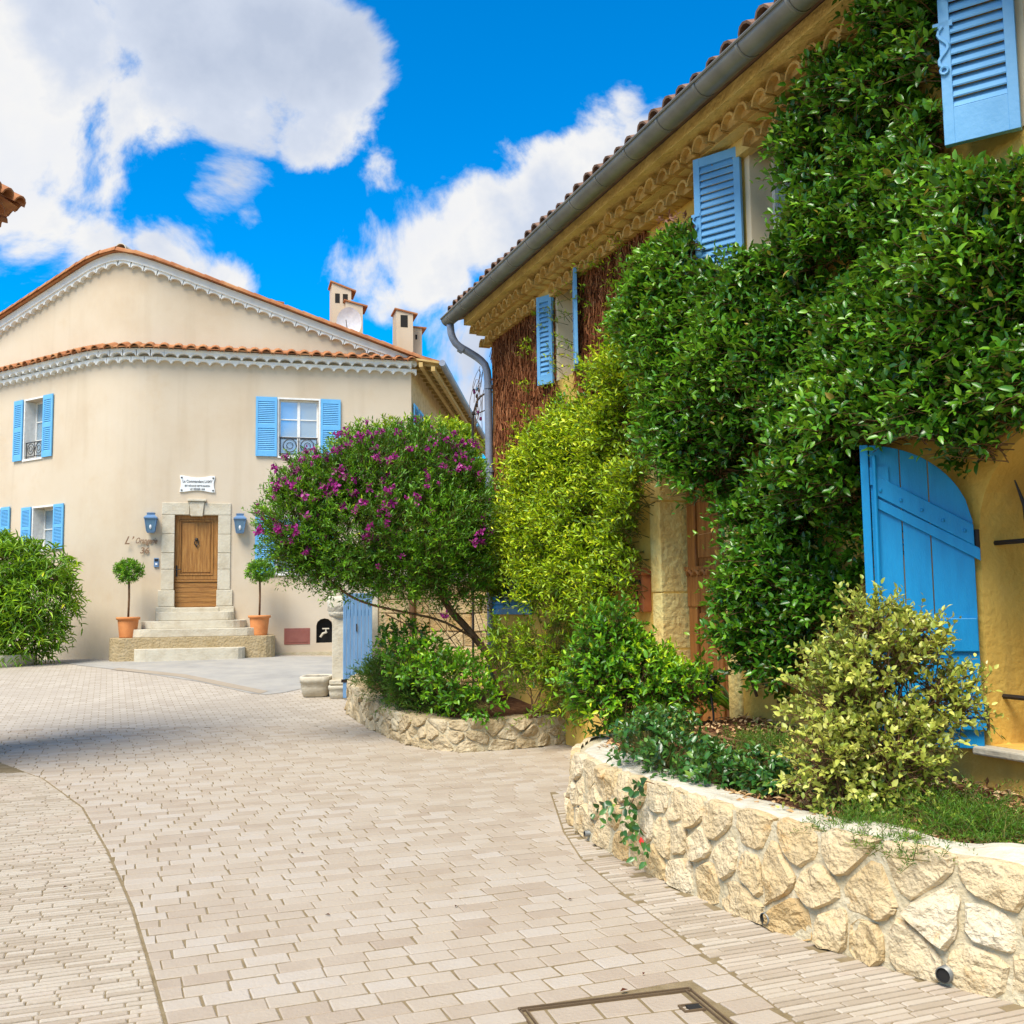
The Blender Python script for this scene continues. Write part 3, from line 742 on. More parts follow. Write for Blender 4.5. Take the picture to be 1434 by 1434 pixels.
g0 = [FS.p(-.3, ez - .02, .86), FS.p(16.3, ez - .02, .86)]
part(far, 'gutter', tube(g0, .085, 10), M_pipe)
# windows, shutters, small railings
def railing(host, fr, u0, u1, z, h, d):
    bars = [tube([fr.p(u0, z + h, d), fr.p(u1, z + h, d)], .014, 5), tube([fr.p(u0, z + .05, d), fr.p(u1, z + .05, d)], .012, 5), tube([fr.p((u0 + u1) / 2, z + .04, d), fr.p((u0 + u1) / 2, z + h, d)], .012, 5)]
    for c in (.27, .73):
        cu = u0 + (u1 - u0) * c; rr = min(h * .36, (u1 - u0) * .18)
        bars.append(tube([fr.p(cu + rr * math.cos(q), z + .07 + h * .42 + rr * math.sin(q), d) for q in np.linspace(0, 2 * math.pi, 13)], .010, 4, False))
        bars.append(tube([fr.p(cu + rr * .5 * math.cos(q), z + .07 + h * .42 + rr * .5 * math.sin(q), d) for q in np.linspace(0, 2 * math.pi, 9)], .008, 4, False))
    for c in (0.02, .98): bars.append(tube([fr.p(u0 + (u1 - u0) * c, z, d), fr.p(u0 + (u1 - u0) * c, z + h, d)], .012, 5))
    return part(host, 'railing', join(*bars), M_iron)
PAN = [(.09, .47, 12), (.54, .92, 12)]
for w_, fr, (lw, rw), rows_, sill_, rail_, dep in ((wRu, FR, (.52, .50), 3, True, True, .10), (wRl, FR, (.48, .46), 3, True, False, .10), (wLu, FL, (.42, .40), 3, True, True, .30), (wLl, FL, (.42, .42), 2, True, False, .30), (wLx, FL, (.42, .42), 2, True, False, .30)):
    u0, u1, z0, z1 = w_
    window(far, fr, u0, u1, z0, z1, dep, M_whitewood, rows_, 2)
    part(far, 'sill', fr.box(u0 - .03, u1 + .03, z0 - .05, z0 - .002, -.12, .035), M_whitewood)
    trim = join(fr.box(u0 - .045, u0 - .002, z0, z1 + .045, -.02, .012), fr.box(u1 + .002, u1 + .045, z0, z1 + .045, -.02, .012), fr.box(u0 - .002, u1 + .002, z1 + .002, z1 + .045, -.02, .012))
    part(far, 'window_trim', trim, M_whitewood)
    if fr is FL:
        part(far, 'reveal_paint', fr.box(u1 - .006, u1 - .003, z0 + .01, z1 - .01, -.30, -.002), M_whitewood)
    shutter(far, Frame(fr.p(u1 + .05, 0, .022), fr.e, fr.n), rw, z0 - .02, z1 + .04, PAN, M_blue_far)
    shutter(far, Frame(fr.p(u0 - .05, 0, .022), -fr.e, fr.n), lw, z0 - .02, z1 + .04, PAN, M_blue_far)
    if rail_: railing(far, fr, u0 + .02, u1 - .02, z0 + .02, .46 if fr is FR else .42, -.04)
fa = [FS.uz(x_, 590)[0] for x_ in (577.5, 582.5, 584.5, 590)]; fz0, fz1 = FS.uz(582, 622)[1], FS.uz(580, 568)[1]
shutter(far, Frame(FS.p(fa[0], 0, .03), eS, nS), fa[1] - fa[0], fz0, fz1, PAN, M_blue_far)
shutter(far, Frame(FS.p(fa[2], 0, .03), eS, nS), fa[3] - fa[2], fz0, fz1, PAN, M_blue_far)
part(far, 'window_trim', FS.box(fa[1] + .01, fa[2] - .01, fz0, fz1, -.01, .02), M_whitewood)
print('side shutters', fa, fz0, fz1)
# niche with a tap, iron hatch
part(far, 'niche_back', FR.box(nic[0] - .05, nic[1] + .05, nic[2] - .05, nic[3] + .1, -.24, -.20), M_dark)
tz = nic[2] + .2; tu = (nic[0] + nic[1]) / 2
part(far, 'tap', join(tube([FR.p(tu + .05, tz + .06, -.2), FR.p(tu + .05, tz + .06, -.08), FR.p(tu - .04, tz + .03, -.06), FR.p(tu - .1, tz - .06, -.05)], .028, 8), tube([FR.p(tu - .05, tz + .15, -.08), FR.p(tu + .12, tz + .15, -.08)], .02, 6), tube([FR.p(tu + .04, tz + .05, -.08), FR.p(tu + .04, tz + .15, -.08)], .018, 6)), M_stone)
part(far, 'hatch', join(FR.box(hat[0], hat[1], hat[2], hat[3], -.01, .012), FR.box(hat[0] + .05, hat[1] - .05, hat[2] + .05, hat[3] - .05, .012, .02)), M_hatch, bevel=.006)
part(far, 'footing', FR.box(.3, uc + .02, ZW, G(*FR.p(4, 0)[:2]) + .14, .0, .05), M_mortar)
# door with panels, knocker, handle; dressed stone surround
u0, u1, z0, z1 = dR
zs_ = z0 + (z1 - z0) * .29
door = part(far, 'door', FR.box(u0, u1, z0, z1, -.20, -.14), M_wood)
def ring(fr, a, b, c, d, w, d0, d1): return join(fr.box(a, b, c, c + w, d0, d1), fr.box(a, b, d - w, d, d0, d1), fr.box(a, a + w, c + w, d - w, d0, d1), fr.box(b - w, b, c + w, d - w, d0, d1))
part(door, 'door_frame', ring(FR, u0 + .005, u1 - .005, zs_ + .02, z1 - .005, .10, -.14, -.115), M_wood, bevel=.006)
part(door, 'moulding', ring(FR, u0 + .11, u1 - .11, zs_ + .125, z1 - .11, .035, -.14, -.10), M_wood, bevel=.006)
part(door, 'panel', FR.box(u0 + .18, u1 - .18, zs_ + .2, z1 - .18, -.14, -.122), M_wood, bevel=.01)
part(door, 'rail', FR.box(u0 + .005, u1 - .005, zs_ - .035, zs_ + .012, -.14, -.095), M_woodh, bevel=.006)
nb = 5
for i in range(nb):
    a = z0 + .01 + (zs_ - .05 - z0) * i / nb; b = z0 + .005 + (zs_ - .05 - z0) * (i + 1) / nb
    part(door, 'board', FR.box(u0 + .01, u1 - .01, a, b - .006, -.14, -.118), M_woodh, bevel=.004)
cu = (u0 + u1) / 2; kz = z0 + (z1 - z0) * .73
part(door, 'knocker', join(tube([FR.p(cu + .05 * math.sin(q), kz - .07 + .06 * math.cos(q), -.09) for q in np.linspace(0, 2 * math.pi, 12)], .012, 6, False), lathe(FR.p(cu, kz - .02, -.10), [(.03, 0), (.045, .03), (.03, .07)], 10), lathe(FR.p(cu, kz - .17, -.10), [(.012, 0), (.022, .02), (.012, .04)], 8)), M_iron)
part(door, 'handle', join(FR.box(u0 + .035, u0 + .075, z0 + .75, z0 + 1.02, -.115, -.10), tube([FR.p(u0 + .055, z0 + .92, -.10), FR.p(u0 + .055, z0 + .92, -.06), FR.p(u0 + .16, z0 + .92, -.06)], .011, 6)), M_iron)
sw = .30; jz = [z0 + .02, z0 + .42, z0 + .92, z0 + 1.32, z0 + 1.78, z1 + .003]
for sgn, ue in ((-1, u0), (1, u1)):
    for i in range(5):
        a, b = jz[i] + .004, jz[i + 1] - .004
        ex_ = .06 if i == 0 else 0
        uu = sorted((ue - sgn * .02 if i == 0 else ue, ue + sgn * (sw + ex_)))
        part(far, 'jamb_stone', FR.box(uu[0], uu[1], a, b, -.22, .03 + (.02 if i == 0 else 0) + .004 * (i % 2)), M_stone, bevel=.012)
    uu = sorted((cu + sgn * .17, ue + sgn * sw))
    part(far, 'lintel_stone', FR.box(uu[0], uu[1], z1 + .005, z1 + .30, -.2, .03), M_stone, bevel=.012)
    uu = sorted((ue - sgn * .04, ue + sgn * (sw + .10)))
    part(far, 'plinth_stone', FR.box(uu[0], uu[1], z0 - .14, z0 + .015, -.2, .09), M_stone, bevel=.015)
part(far, 'keystone', join(FR.poly([(cu - .14, z1 - .03), (cu + .14, z1 - .03), (cu + .18, z1 + .33), (cu - .18, z1 + .33)], -.1, .07), FR.box(cu - .22, cu + .22, z1 + .332, z1 + .39, -.1, .11)), M_stone, bevel=.012)
part(far, 'threshold', FR.box(u0 - .05, u1 + .05, z0 - .13, z0 - .005, -.22, .11), M_stone, bevel=.02)
# chimneys on the roof
def chimney(px0, px1, ytop0, ytop1, Y, openings, low=None):
    a = at_y(px0, ytop0, Y); b = at_y(px1, ytop1, Y + .3)
    fr = Frame((a[0], a[1], 0), eR, nR); wd = float((b - a) @ eR); zt0, zt1 = a[2], b[2]; dp = .75
    base = 6.0
    V, F = fr.poly([(0, base), (wd, base), (wd, zt1), (0, zt0)], -dp, 0)
    ch = part(roof, 'chimney', (V, F), M_cream)
    sl = (zt1 - zt0) / wd
    part(ch, 'chimney_cap', fr.poly([(-.05, zt0 + .005 - sl * .05), (wd + .14, zt1 + .005 + sl * .14), (wd + .14, zt1 + .05 + sl * .14), (-.05, zt0 + .05 - sl * .05)], -dp - .04, .04), M_terra)
    for (f0, f1, g0_, g1_) in openings:
        part(ch, 'flue_opening', fr.box(wd * f0, wd * f1, zt1 - g1_, zt1 - g0_, -.05, .006), M_dark)
    for q in (.25, .6): part(ch, 'flue_opening', (lambda B: B)(Frame(fr.p(wd, 0, 0), -nR, eR).box(dp * q, dp * q + .14, zt1 - .62, zt1 - .2, -.05, .006)), M_dark)
    return ch
chimney(465, 491, 396, 409, 29.0, [(.16, .40, .12, .40), (.56, .82, .12, .40)])
chimney(484, 507, 422, 431, 28.9, [(.25, .5, .10, .24)])
chimney(555, 577, 434, 442, 30.0, [(.25, .68, .05, .42)])
chimney(577.5, 589, 459, 463, 30.6, [(.3, .5, .2, .35)])
chimney(371, 391, 421, 427, 31.0, [])
# satellite dish
dc = at_y(489, 452, 28.3)
dn = nrm(CAM - dc + A3((-6, 0, 6)))
ds_ = nrm(np.cross(U3, dn)); du_ = np.cross(dn, ds_)
V = [dc - dn * .05]; F = []
for r_, dpt in ((.18, -.045), (.33, -.015), (.44, .03)):
    for i in range(20):
        q = 2 * math.pi * i / 20; V.append(dc + ds_ * (r_ * math.cos(q)) * .82 + du_ * (r_ * math.sin(q)) + dn * dpt)
for i in range(20):
    j = (i + 1) % 20; F += [(0, 1 + i, 1 + j), (1 + i, 21 + i, 21 + j, 1 + j), (21 + i, 41 + i, 41 + j, 21 + j)]
dish = thing('satellite_dish', dc - A3((0, 0, .9)), 'pale grey satellite dish on the tall chimney of the cream house', 'satellite dish')
part(dish, 'reflector', (V, F), M_dish, True)
part(dish, 'feed_arm', tube([dc - du_ * .40, dc + dn * .35 - du_ * .15, dc + dn * .42], .012, 5), M_zinc)
part(dish, 'mast', tube([dc - dn * .06, dc - dn * .2 - U3 * .1, dc - dn * .2 - U3 * .9], .025, 6), M_zinc)

# plaque, lettering, lanterns, intercom
pq = ruz(252, 666, 301, 690)
pw, ph = pq[1] - pq[0], pq[3] - pq[2]; pc = ((pq[0] + pq[1]) / 2, (pq[2] + pq[3]) / 2)
out = []
for k_, (sx, sy) in enumerate(((-1, -1), (1, -1), (1, 1), (-1, 1))):
    out.append((pc[0] + sx * pw / 2, pc[1] + sy * ph / 2))
def scal(a, b, inward, n=6): return [(a[0] + (b[0] - a[0]) * t + inward[0] * math.sin(math.pi * min(1, max(0, (t - .12) / .76))), a[1] + (b[1] - a[1]) * t + inward[1] * math.sin(math.pi * min(1, max(0, (t - .12) / .76)))) for t in np.linspace(0, 1, n, endpoint=False)]
outl = scal(out[0], out[1], (0, .045), 9) + scal(out[1], out[2], (-.03, 0)) + scal(out[2], out[3], (0, -.045), 9) + scal(out[3], out[0], (.03, 0))
plq = thing('memorial_plaque', FR.p(pc[0], pq[2], .02), 'white enamel memorial plaque with scalloped edges above the oak door', 'plaque')
part(plq, 'plate', FR.poly(outl, .0, .035), M_marble, bevel=.006)
for s_, sz, dz in (('Le Commandant LAMY', .092, .045), ('EST N\u00c9 DANS CETTE MAISON', .056, -.055), ('LE 7 F\u00c9VRIER 1858', .056, -.135)):
    text_part(plq, s_, sz, FR, pc[0], pc[1] + dz - .01, .037, M_ink, off=.0015, sx=.80)
for sx in (-1, 1):
    for sy in (-1, 1): part(plq, 'screw', lathe(FR.p(pc[0] + sx * (pw / 2 - .045), pc[1] + sy * (ph / 2 - .05), .036), [(.022, -.012), (.022, .012)], 8), M_iron)
# house name in iron script
nm = ruz(174, 749, 226, 764)
sg = thing('house_name_sign', FR.p(nm[0], nm[2], .02), 'rusty iron script lettering with house number beside the oak door', 'sign')
text_part(sg, "L\u2019", .27, FR, nm[0], nm[2] + .03, .02, M_ironletter, .45, align='LEFT', off=.004, sx=.9)
text_part(sg, "Orangerie", .20, FR, nm[0] + .25, nm[2] + .05, .02, M_ironletter, .45, align='LEFT', off=.003, sx=.60)
text_part(sg, "36", .21, FR, *FR.uz(202, 775), .02, M_ironletter, .2, 'number', off=.003)
def lantern(px, py, label):
    u_, z_ = FR.uz(px, py)
    t = thing('wall_lantern', FR.p(u_, z_ - .24, .05), label, 'lantern', None)
    d = .16
    def fru(zlo, zhi, wlo, whi): 
        V = [FR.p(u_ + sx * w_, zz, d + sy * w_) for zz, w_ in ((zlo, wlo), (zhi, whi)) for sx, sy in ((-1, -1), (1, -1), (1, 1), (-1, 1))]
        return V, [(3, 2, 1, 0), (4, 5, 6, 7)] + [(i, (i + 1) % 4, 4 + (i + 1) % 4, 4 + i) for i in range(4)]
    part(t, 'glass', fru(z_ - .20, z_ + .10, .088, .132), M_lglass)
    bars = [tube([FR.p(u_ + sx * .09, z_ - .21, d + sy * .09), FR.p(u_ + sx * .135, z_ + .105, d + sy * .135)], .010, 4) for sx in (-1, 1) for sy in (-1, 1)]
    part(t, 'cage', join(*bars, fru(z_ - .24, z_ - .20, .08, .095)), M_lamp)
    part(t, 'hood', join(fru(z_ + .10, z_ + .13, .155, .155), fru(z_ + .132, z_ + .19, .15, .085), fru(z_ + .192, z_ + .235, .088, .088), fru(z_ + .237, z_ + .25, .10, .06)), M_lamp)
    part(t, 'bulb', lathe(FR.p(u_, z_ - .12, d + .096), [(.012, -.04), (.03, 0), (.03, .04), (.01, .08)], 8), M_sign_light)
    part(t, 'bracket', FR.box(u_ - .06, u_ + .06, z_ - .16, z_ + .12, 0, .07), M_lamp)
lantern(212, 733, 'blue-grey wall lantern above the script lettering')
lantern(336, 734, 'blue-grey wall lantern beside the door with nothing written below it')
u_, z_ = FR.uz(219, 788)
ic = thing('intercom', FR.p(u_, z_ - .1, 0), 'small grey intercom panel beside the door surround', 'intercom')
part(ic, 'case', FR.box(u_ - .055, u_ + .055, z_ - .11, z_ + .11, 0, .04), M_lamp, bevel=.008)
part(ic, 'button', FR.box(u_ - .025, u_ + .025, z_ - .06, z_ - .01, .04, .05), M_sign_light)
part(ic, 'speaker', FR.box(u_ - .04, u_ + .04, z_ + .03, z_ + .09, .04, .046), M_black)

# steps with rounded ends
gz = float(G(*FR.p(cu, 0, 1.6)[:2])) - .05
stp = thing('stone_steps', FR.p(cu, gz, .8), 'curved limestone steps climbing to the oak door', 'steps')
lev = np.linspace(gz + .05, z0 - .13, 6)
def slab(c, hw0, hw1, d1, za, zb_, rr, seed):
    """step plan with rounded front corners"""
    pts = [(c - hw0, 0.0)]
    pts += [(c - hw1 + rr - rr * math.sin(q), d1 - rr + rr * math.cos(q)) for q in np.linspace(math.pi / 2, 0, 5)]
    pts += [(c + hw1 - rr + rr * math.sin(q), d1 - rr + rr * math.cos(q)) for q in np.linspace(0, math.pi / 2, 5)]
    pts += [(c + hw0, 0.0)]
    V = []; F = []; m = len(pts); rr_ = random.Random(seed)
    for z in (za, zb_): V += [FR.p(u, z + (0 if z == za else rr_.uniform(-.006, .006)), d + rr_.uniform(-.008, .008)) for u, d in pts]
    F = [tuple(range(m)), tuple(range(2 * m - 1, m - 1, -1))] + [(i, m + i, m + (i + 1) % m, (i + 1) % m) for i in range(m)]
    return V, F
pf = ruz(150, 892, 389, 915); pu0, pu1 = pf[0] + .15, pf[1] - .1
zp = FR.uz(270, 892, 1.15)[1]
hws = [(.96, .96, .46), (1.18, 1.16, .72)]
zz = np.linspace(zp, z0 - .13, 4)
part(stp, 'step', slab(cu, .92, .90, .42, zz[2] + .002, zz[3] + .02, .22, 1), M_stone, bevel=.012)
part(stp, 'step', slab(cu - .02, 1.22, 1.20, .74, zz[1] + .002, zz[2], .45, 2), M_stone, bevel=.012)
part(stp, 'step', slab(cu + .02, 1.62, 1.58, 1.05, zp + .002, zz[1], .62, 3), M_stone, bevel=.012)
part(stp, 'platform', slab((pu0 + pu1) / 2, (pu1 - pu0) / 2, (pu1 - pu0) / 2, 1.25, gz - .3, zp, .35, 4), M_midstone, bevel=.015)
M_midstone_t = M_midstone
part(stp, 'step', slab(cu - .05, 1.25, 1.22, 1.55, gz - .3, (gz + zp) / 2 + .04, .25, 5), M_stone, bevel=.012)
print('steps', gz, zp, z0, zz)
# ------------------------------------------------------------------ foliage
T_HI = (np.array([(0, 0, 0), (.30, .46, .10), (.30, 0, .0), (.30, -.46, .10), (.66, .40, .06), (.66, 0, -.03), (.66, -.40, .06), (1, 0, -.12)]),
        np.array([(0, 2, 1), (0, 3, 2), (1, 2, 5), (1, 5, 4), (2, 3, 6), (2, 6, 5), (4, 5, 7), (5, 6, 7)]))
T_LO = (np.array([(0, 0, 0), (.48, .5, .09), (.48, -.5, .09), (1, 0, -.08)]), np.array([(0, 3, 1), (0, 2, 3)]))
def nv(a): return a / np.maximum(np.linalg.norm(a, axis=-1, keepdims=True), 1e-9)
def tri_mesh(name, V, F, mat, tint=None):
    me = bpy.data.meshes.new(name); nf = len(F)
    me.vertices.add(len(V)); me.vertices.foreach_set('co', np.asarray(V, np.float32).ravel())
    me.loops.add(nf * 3); me.loops.foreach_set('vertex_index', np.asarray(F, np.int32).ravel())
    me.polygons.add(nf); me.polygons.foreach_set('loop_start', np.arange(0, nf * 3, 3, dtype=np.int32))
    me.update(calc_edges=True)
    me.materials.append(mat)
    if tint is not None: add_tint(me, tint)
    return me
def leaf_object(parent, name, P, T, N, L, W, tint, mat, tpl=T_HI, kind='stuff'):
    T = nv(T); N = nv(N - T * np.sum(N * T, 1, keepdims=True)); S = np.cross(N, T)
    tv, tf = tpl; n = len(P); m = len(tv)
    V = P[:, None, :] + L[:, None, None] * tv[None, :, 0, None] * T[:, None, :] + W[:, None, None] * tv[None, :, 1, None] * S[:, None, :] + L[:, None, None] * tv[None, :, 2, None] * N[:, None, :]
    F = (tf[None] + (np.arange(n) * m)[:, None, None]).reshape(-1, 3)
    V = V.reshape(-1, 3) - wloc(parent)
    o = bpy.data.objects.new(name, tri_mesh(name, V, F, mat, np.repeat(np.clip(tint, 0, 1), m))); link(o, parent)
    if kind: o['kind'] = kind
    return o
def stem_object(parent, name, A, B, r0, r1, mat, mid=None, tint=None):
    """thin three-sided stems from A to B"""
    D = nv(B - A); a = nv(np.cross(D, np.array([.3, .9, .31]))); b = np.cross(D, a); n = len(A)
    V = []
    for P, r in ((A, r0), (B, r1)):
        for k in range(3):
            th = 2 * math.pi * k / 3; V.append(P + (a * math.cos(th) + b * math.sin(th)) * (np.asarray(r).reshape(-1, 1) if np.ndim(r) else r))
    V = np.stack(V, 1)
    tf = np.array([(0, 1, 4), (0, 4, 3), (1, 2, 5), (1, 5, 4), (2, 0, 3), (2, 3, 5)])
    F = (tf[None] + (np.arange(n) * 6)[:, None, None]).reshape(-1, 3)
    o = bpy.data.objects.new(name, tri_mesh(name, V.reshape(-1, 3) - wloc(parent), F, mat, None if tint is None else np.repeat(tint, 6))); link(o, parent); o['kind'] = 'stuff'
    return o
UP = np.array([0, 0, 1.0])
def twig_leaves(A, D, ln, n, leaf, wid, spread=.8, up=.25, droop=.2, rng=RNG, jitter=.35, nup=.7, tintbase=None, tip=.35, opposite=True, bare=.1, nside=.35):
    N_ = len(A); D = nv(D)
    a = nv(np.cross(D, np.array([.31, .17, .93]))); b = np.cross(D, a)
    P = []; T = []; NN = []; L = []; W = []; ti = []
    ph0 = rng.random(N_) * 6.28; tb = rng.random(N_) if tintbase is None else tintbase
    for j in range(n):
        s = bare + (1 - bare) * (((j // 2 * 2 + 1) if opposite else j + .5) / n) + (rng.random(N_) - .5) * .5 / n
        ph = ph0 + ((j // 2) * 1.57 + (j % 2) * math.pi if opposite else j * 2.4) + (rng.random(N_) - .5) * .7
        rad = a * np.cos(ph)[:, None] + b * np.sin(ph)[:, None]
        p = A + D * (ln * s)[:, None] - UP * (droop * ln * s * s)[:, None]
        t = D * (.25 + .75 * s)[:, None] + rad * spread + UP * up + rng.normal(0, jitter, (N_, 3)) * .6
        nn = D * .35 + UP * nup + rng.normal(0, nside, (N_, 3)) + rad * -.15
        sc = (1 - .35 * s) * (.55 + .85 * rng.random(N_))
        P.append(p); T.append(t); NN.append(nn); L.append(leaf * sc); W.append(wid * sc * (.85 + .3 * rng.random(N_)))
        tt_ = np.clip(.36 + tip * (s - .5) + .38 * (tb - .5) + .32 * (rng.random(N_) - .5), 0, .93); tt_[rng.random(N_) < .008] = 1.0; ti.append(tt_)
    return [np.concatenate(x) for x in (P, T, NN, L, W, ti)]
def lobe_anchors(lobes, n, rng=RNG, inner=.5, lump=.3, nscale=2.2, seed=3, cull=.55, gaps=0.0, gscale=3.0, upw=.45):
    C = np.array([l_[0] for l_ in lobes]); R = np.array([l_[1] for l_ in lobes])
    ar = (R[:, 0] * R[:, 2] + R[:, 0] * R[:, 1] + R[:, 1] * R[:, 2]); pk = rng.choice(len(lobes), n * 3, p=ar / ar.sum())
    d = nv(rng.normal(0, 1, (n * 3, 3))); r = (inner + (1 - inner) * rng.random(n * 3) ** .6)
    c = C[pk]; rr = R[pk]; P0 = c + d * rr
    r = r * (1 - lump / 2 + lump * 1.2 * (fbm(P0 * nscale, seed) - .1))
    P = c + d * rr * r[:, None]
    keep = np.ones(len(P), bool)
    for k in range(len(lobes)):
        q = np.linalg.norm((P - C[k]) / R[k], axis=1); keep &= ~((q < cull) & (pk != k))
    if gaps: keep &= fbm(P * gscale, seed + 9) > gaps
    P = P[keep][:n]; d = nv((d / R[pk])[keep][:n])
    return P, nv(d + UP * upw + rng.normal(0, .35, P.shape))
def plobe(px, py, rx, ry, Y, dr=None):
    c = at_y(px, py, Y); k = Y / FPX
    return (c, np.array([rx * k, (dr if dr is not None else (rx + ry) / 2 * k), ry * k]))

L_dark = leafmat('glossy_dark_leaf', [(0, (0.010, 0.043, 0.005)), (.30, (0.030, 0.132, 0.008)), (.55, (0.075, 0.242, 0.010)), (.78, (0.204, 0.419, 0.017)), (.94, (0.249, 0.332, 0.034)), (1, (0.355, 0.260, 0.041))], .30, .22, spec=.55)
L_lime = leafmat('yellow_green_leaf', [(0, (0.039, 0.119, 0.004)), (.30, (0.185, 0.350, 0.007)), (.55, (0.433, 0.632, 0.008)), (.8, (0.807, 0.833, 0.015)), (1, (0.807, 0.833, 0.035))], .42, .30, (.42, .42, .02))
L_fresh = leafmat('fresh_green_leaf', [(0, (0.021, 0.090, 0.005)), (.35, (0.078, 0.259, 0.010)), (.6, (0.209, 0.480, 0.011)), (.85, (0.626, 0.800, 0.016)), (1, (0.765, 0.807, 0.040))], .40, .28)
L_poly = leafmat('small_green_leaf', [(0, (0.017, 0.074, 0.004)), (.35, (0.068, 0.227, 0.007)), (.6, (0.162, 0.409, 0.010)), (.85, (0.377, 0.647, 0.020)), (1, (0.616, 0.782, 0.041))], .45, .28)
L_var = leafmat('cream_edged_leaf', [(0, (0.080, 0.150, 0.015)), (.25, (0.319, 0.397, 0.050)), (.55, (0.636, 0.644, 0.129)), (.85, (0.807, 0.807, 0.277)), (1, (0.807, 0.807, 0.416))], .4, .25, (.5, .45, .1))
L_vinca = leafmat('blue_green_leaf', [(0, (0.012, 0.057, 0.012)), (.4, (0.044, 0.157, 0.026)), (.7, (0.137, 0.272, 0.043)), (1, (0.390, 0.458, 0.046))], .28, .18, spec=.6)
L_lance = leafmat('long_green_leaf', [(0, (0.036, 0.110, 0.005)), (.4, (0.160, 0.366, 0.010)), (.7, (0.428, 0.659, 0.014)), (1, (0.850, 0.850, 0.040))], .4, .28)
L_fern = leafmat('feathery_green_leaf', [(0, (0.019, 0.090, 0.006)), (.5, (0.096, 0.270, 0.015)), (1, (0.384, 0.486, 0.035))], .5, .3)
L_dry = leafmat('pinkish_dry_leaf', [(0, (.14, .05, .03)), (.5, (.42, .19, .12)), (1, (.62, .36, .26))], .6, .2, (.5, .2, .1))

# ------------------------------------------------------------------ near house on the right
uF = RH.uz(690, 600)[0]; uN = -7.4
gz0 = RH.uz(650, 434, .50)[1]; gz1 = RH.uz(1150, 14, .50)[1]
ZE = (gz0 + gz1) / 2
print('right house far u %.2f gutter z %.2f %.2f' % (uF, gz0, gz1))
ZT = ZE + .02
hs_ = thing('ivy_house', AH, 'ochre rendered house covered in climbers with pale blue shutters', 'house')
# openings
hb = RH.uz(1380, 900)[0]; zsill = RH.uz(1400, 1045)[1]; zspr = RH.uz(1385, 745)[1]
AW = 1.50; ar_ = AW / 2
arch_open = [(hb - AW, zsill), (hb, zsill)] + [(hb - ar_ + ar_ * math.cos(q), zspr + .62 * math.sin(q)) for q in np.linspace(0, math.pi, 17)]
dl = RH.uz(929, 800)[0]; dwid = 1.12; dzs = RH.uz(929, 640)[1]; dz0 = .02
door_open = [(dl - dwid, dz0), (dl, dz0)] + [(dl - dwid / 2 + dwid / 2 * math.cos(q), dzs + .30 * math.sin(q)) for q in np.linspace(0, math.pi, 13)]
w2 = ruz(1052, 190, 1052, 380, RH); w2u1 = RH.uz(1053, 290)[0]; w2u0 = w2u1 - .86; w2z0 = RH.uz(1047, 388)[1]; w2z1 = RH.uz(1053, 186)[1]
w3u1 = RH.uz(782, 440)[0]; w3u0 = RH.uz(808, 420)[0];  w3z1 = w2z1 - .06; w3z0 = w3z1 - 1.15
w1u1 = RH.uz(1440, 100)[0] ; w1u0 = w1u1 - .9; w1z0 = RH.uz(1425, 182)[1]; w1z1 = w2z1
print('arch', hb, zsill, zspr, 'door', dl, dzs, 'w2', w2u0, w2u1, w2z0, w2z1, 'w3', w3u0, w3u1, 'w1', w1u1, w1z0)
part(hs_, 'wall', RH.wall(rect(uN, uF, -.3, ZT), [arch_open, door_open, rect(w2u0, w2u1, w2z0, w2z1), rect(w3u0, w3u1, w3z0, w3z1), rect(w1u0, w1u1, w1z0, w1z1)], .40), M_ochre)
FE = Frame(RH.p(uF, 0), -NH, EH)
part(hs_, 'end_wall', FE.wall(rect(0, 8, -.3, ZT + .2), [], .2), M_ochre)
part(hs_, 'back_wall', ([RH.p(uF, -.3, -8), RH.p(uN, -.3, -8), RH.p(uN, ZT, -8), RH.p(uF, ZT, -8), RH.p(uN, -.3, 0), RH.p(uN, ZT, 0)], [(0, 1, 2, 3), (1, 4, 5, 2)]), M_ochre)
rise = 1.5
rfv = [RH.p(uF + .22, ZE + .10, .50), RH.p(uN - .3, ZE + .10, .50), RH.p(uN - .3, ZE + rise + .1, -4), RH.p(uF + .22, ZE + rise + .1, -4), RH.p(uN - .3, ZE + .1, -8.5), RH.p(uF + .22, ZE + .1, -8.5)]
rf_ = [(0, 1, 2, 3), (3, 2, 4, 5)]
roof2 = part(hs_, 'roof', (rfv + [v - U3 * .06 for v in rfv], rf_ + [(9, 8, 7, 6), (11, 10, 8, 9), (0, 6, 7, 1), (0, 3, 9, 6), (3, 5, 11, 9)]), M_oldtile)
# roof tiles showing over the gutter
slope_in = nrm(-NH * 4.5 + U3 * rise); upn = nrm(np.cross(EH, slope_in)); upn = upn if upn[2] > 0 else -upn
src = None
for i, u_ in enumerate(np.arange(uF + .12, -4.0, -.235)):
    P = RH.p(u_, ZE + .14, .58)
    if src is None: src = part(roof2, 'tile', arch_tile(P, slope_in, EH, upn, .10, .8, .02, 6, .92), M_oldtile); P0_ = P
    else: copy_at(src, roof2, P - P0_ + A3((0, 0, .02 * math.sin(i * 7.3))) + EH * .012 * math.sin(i * 3.7))
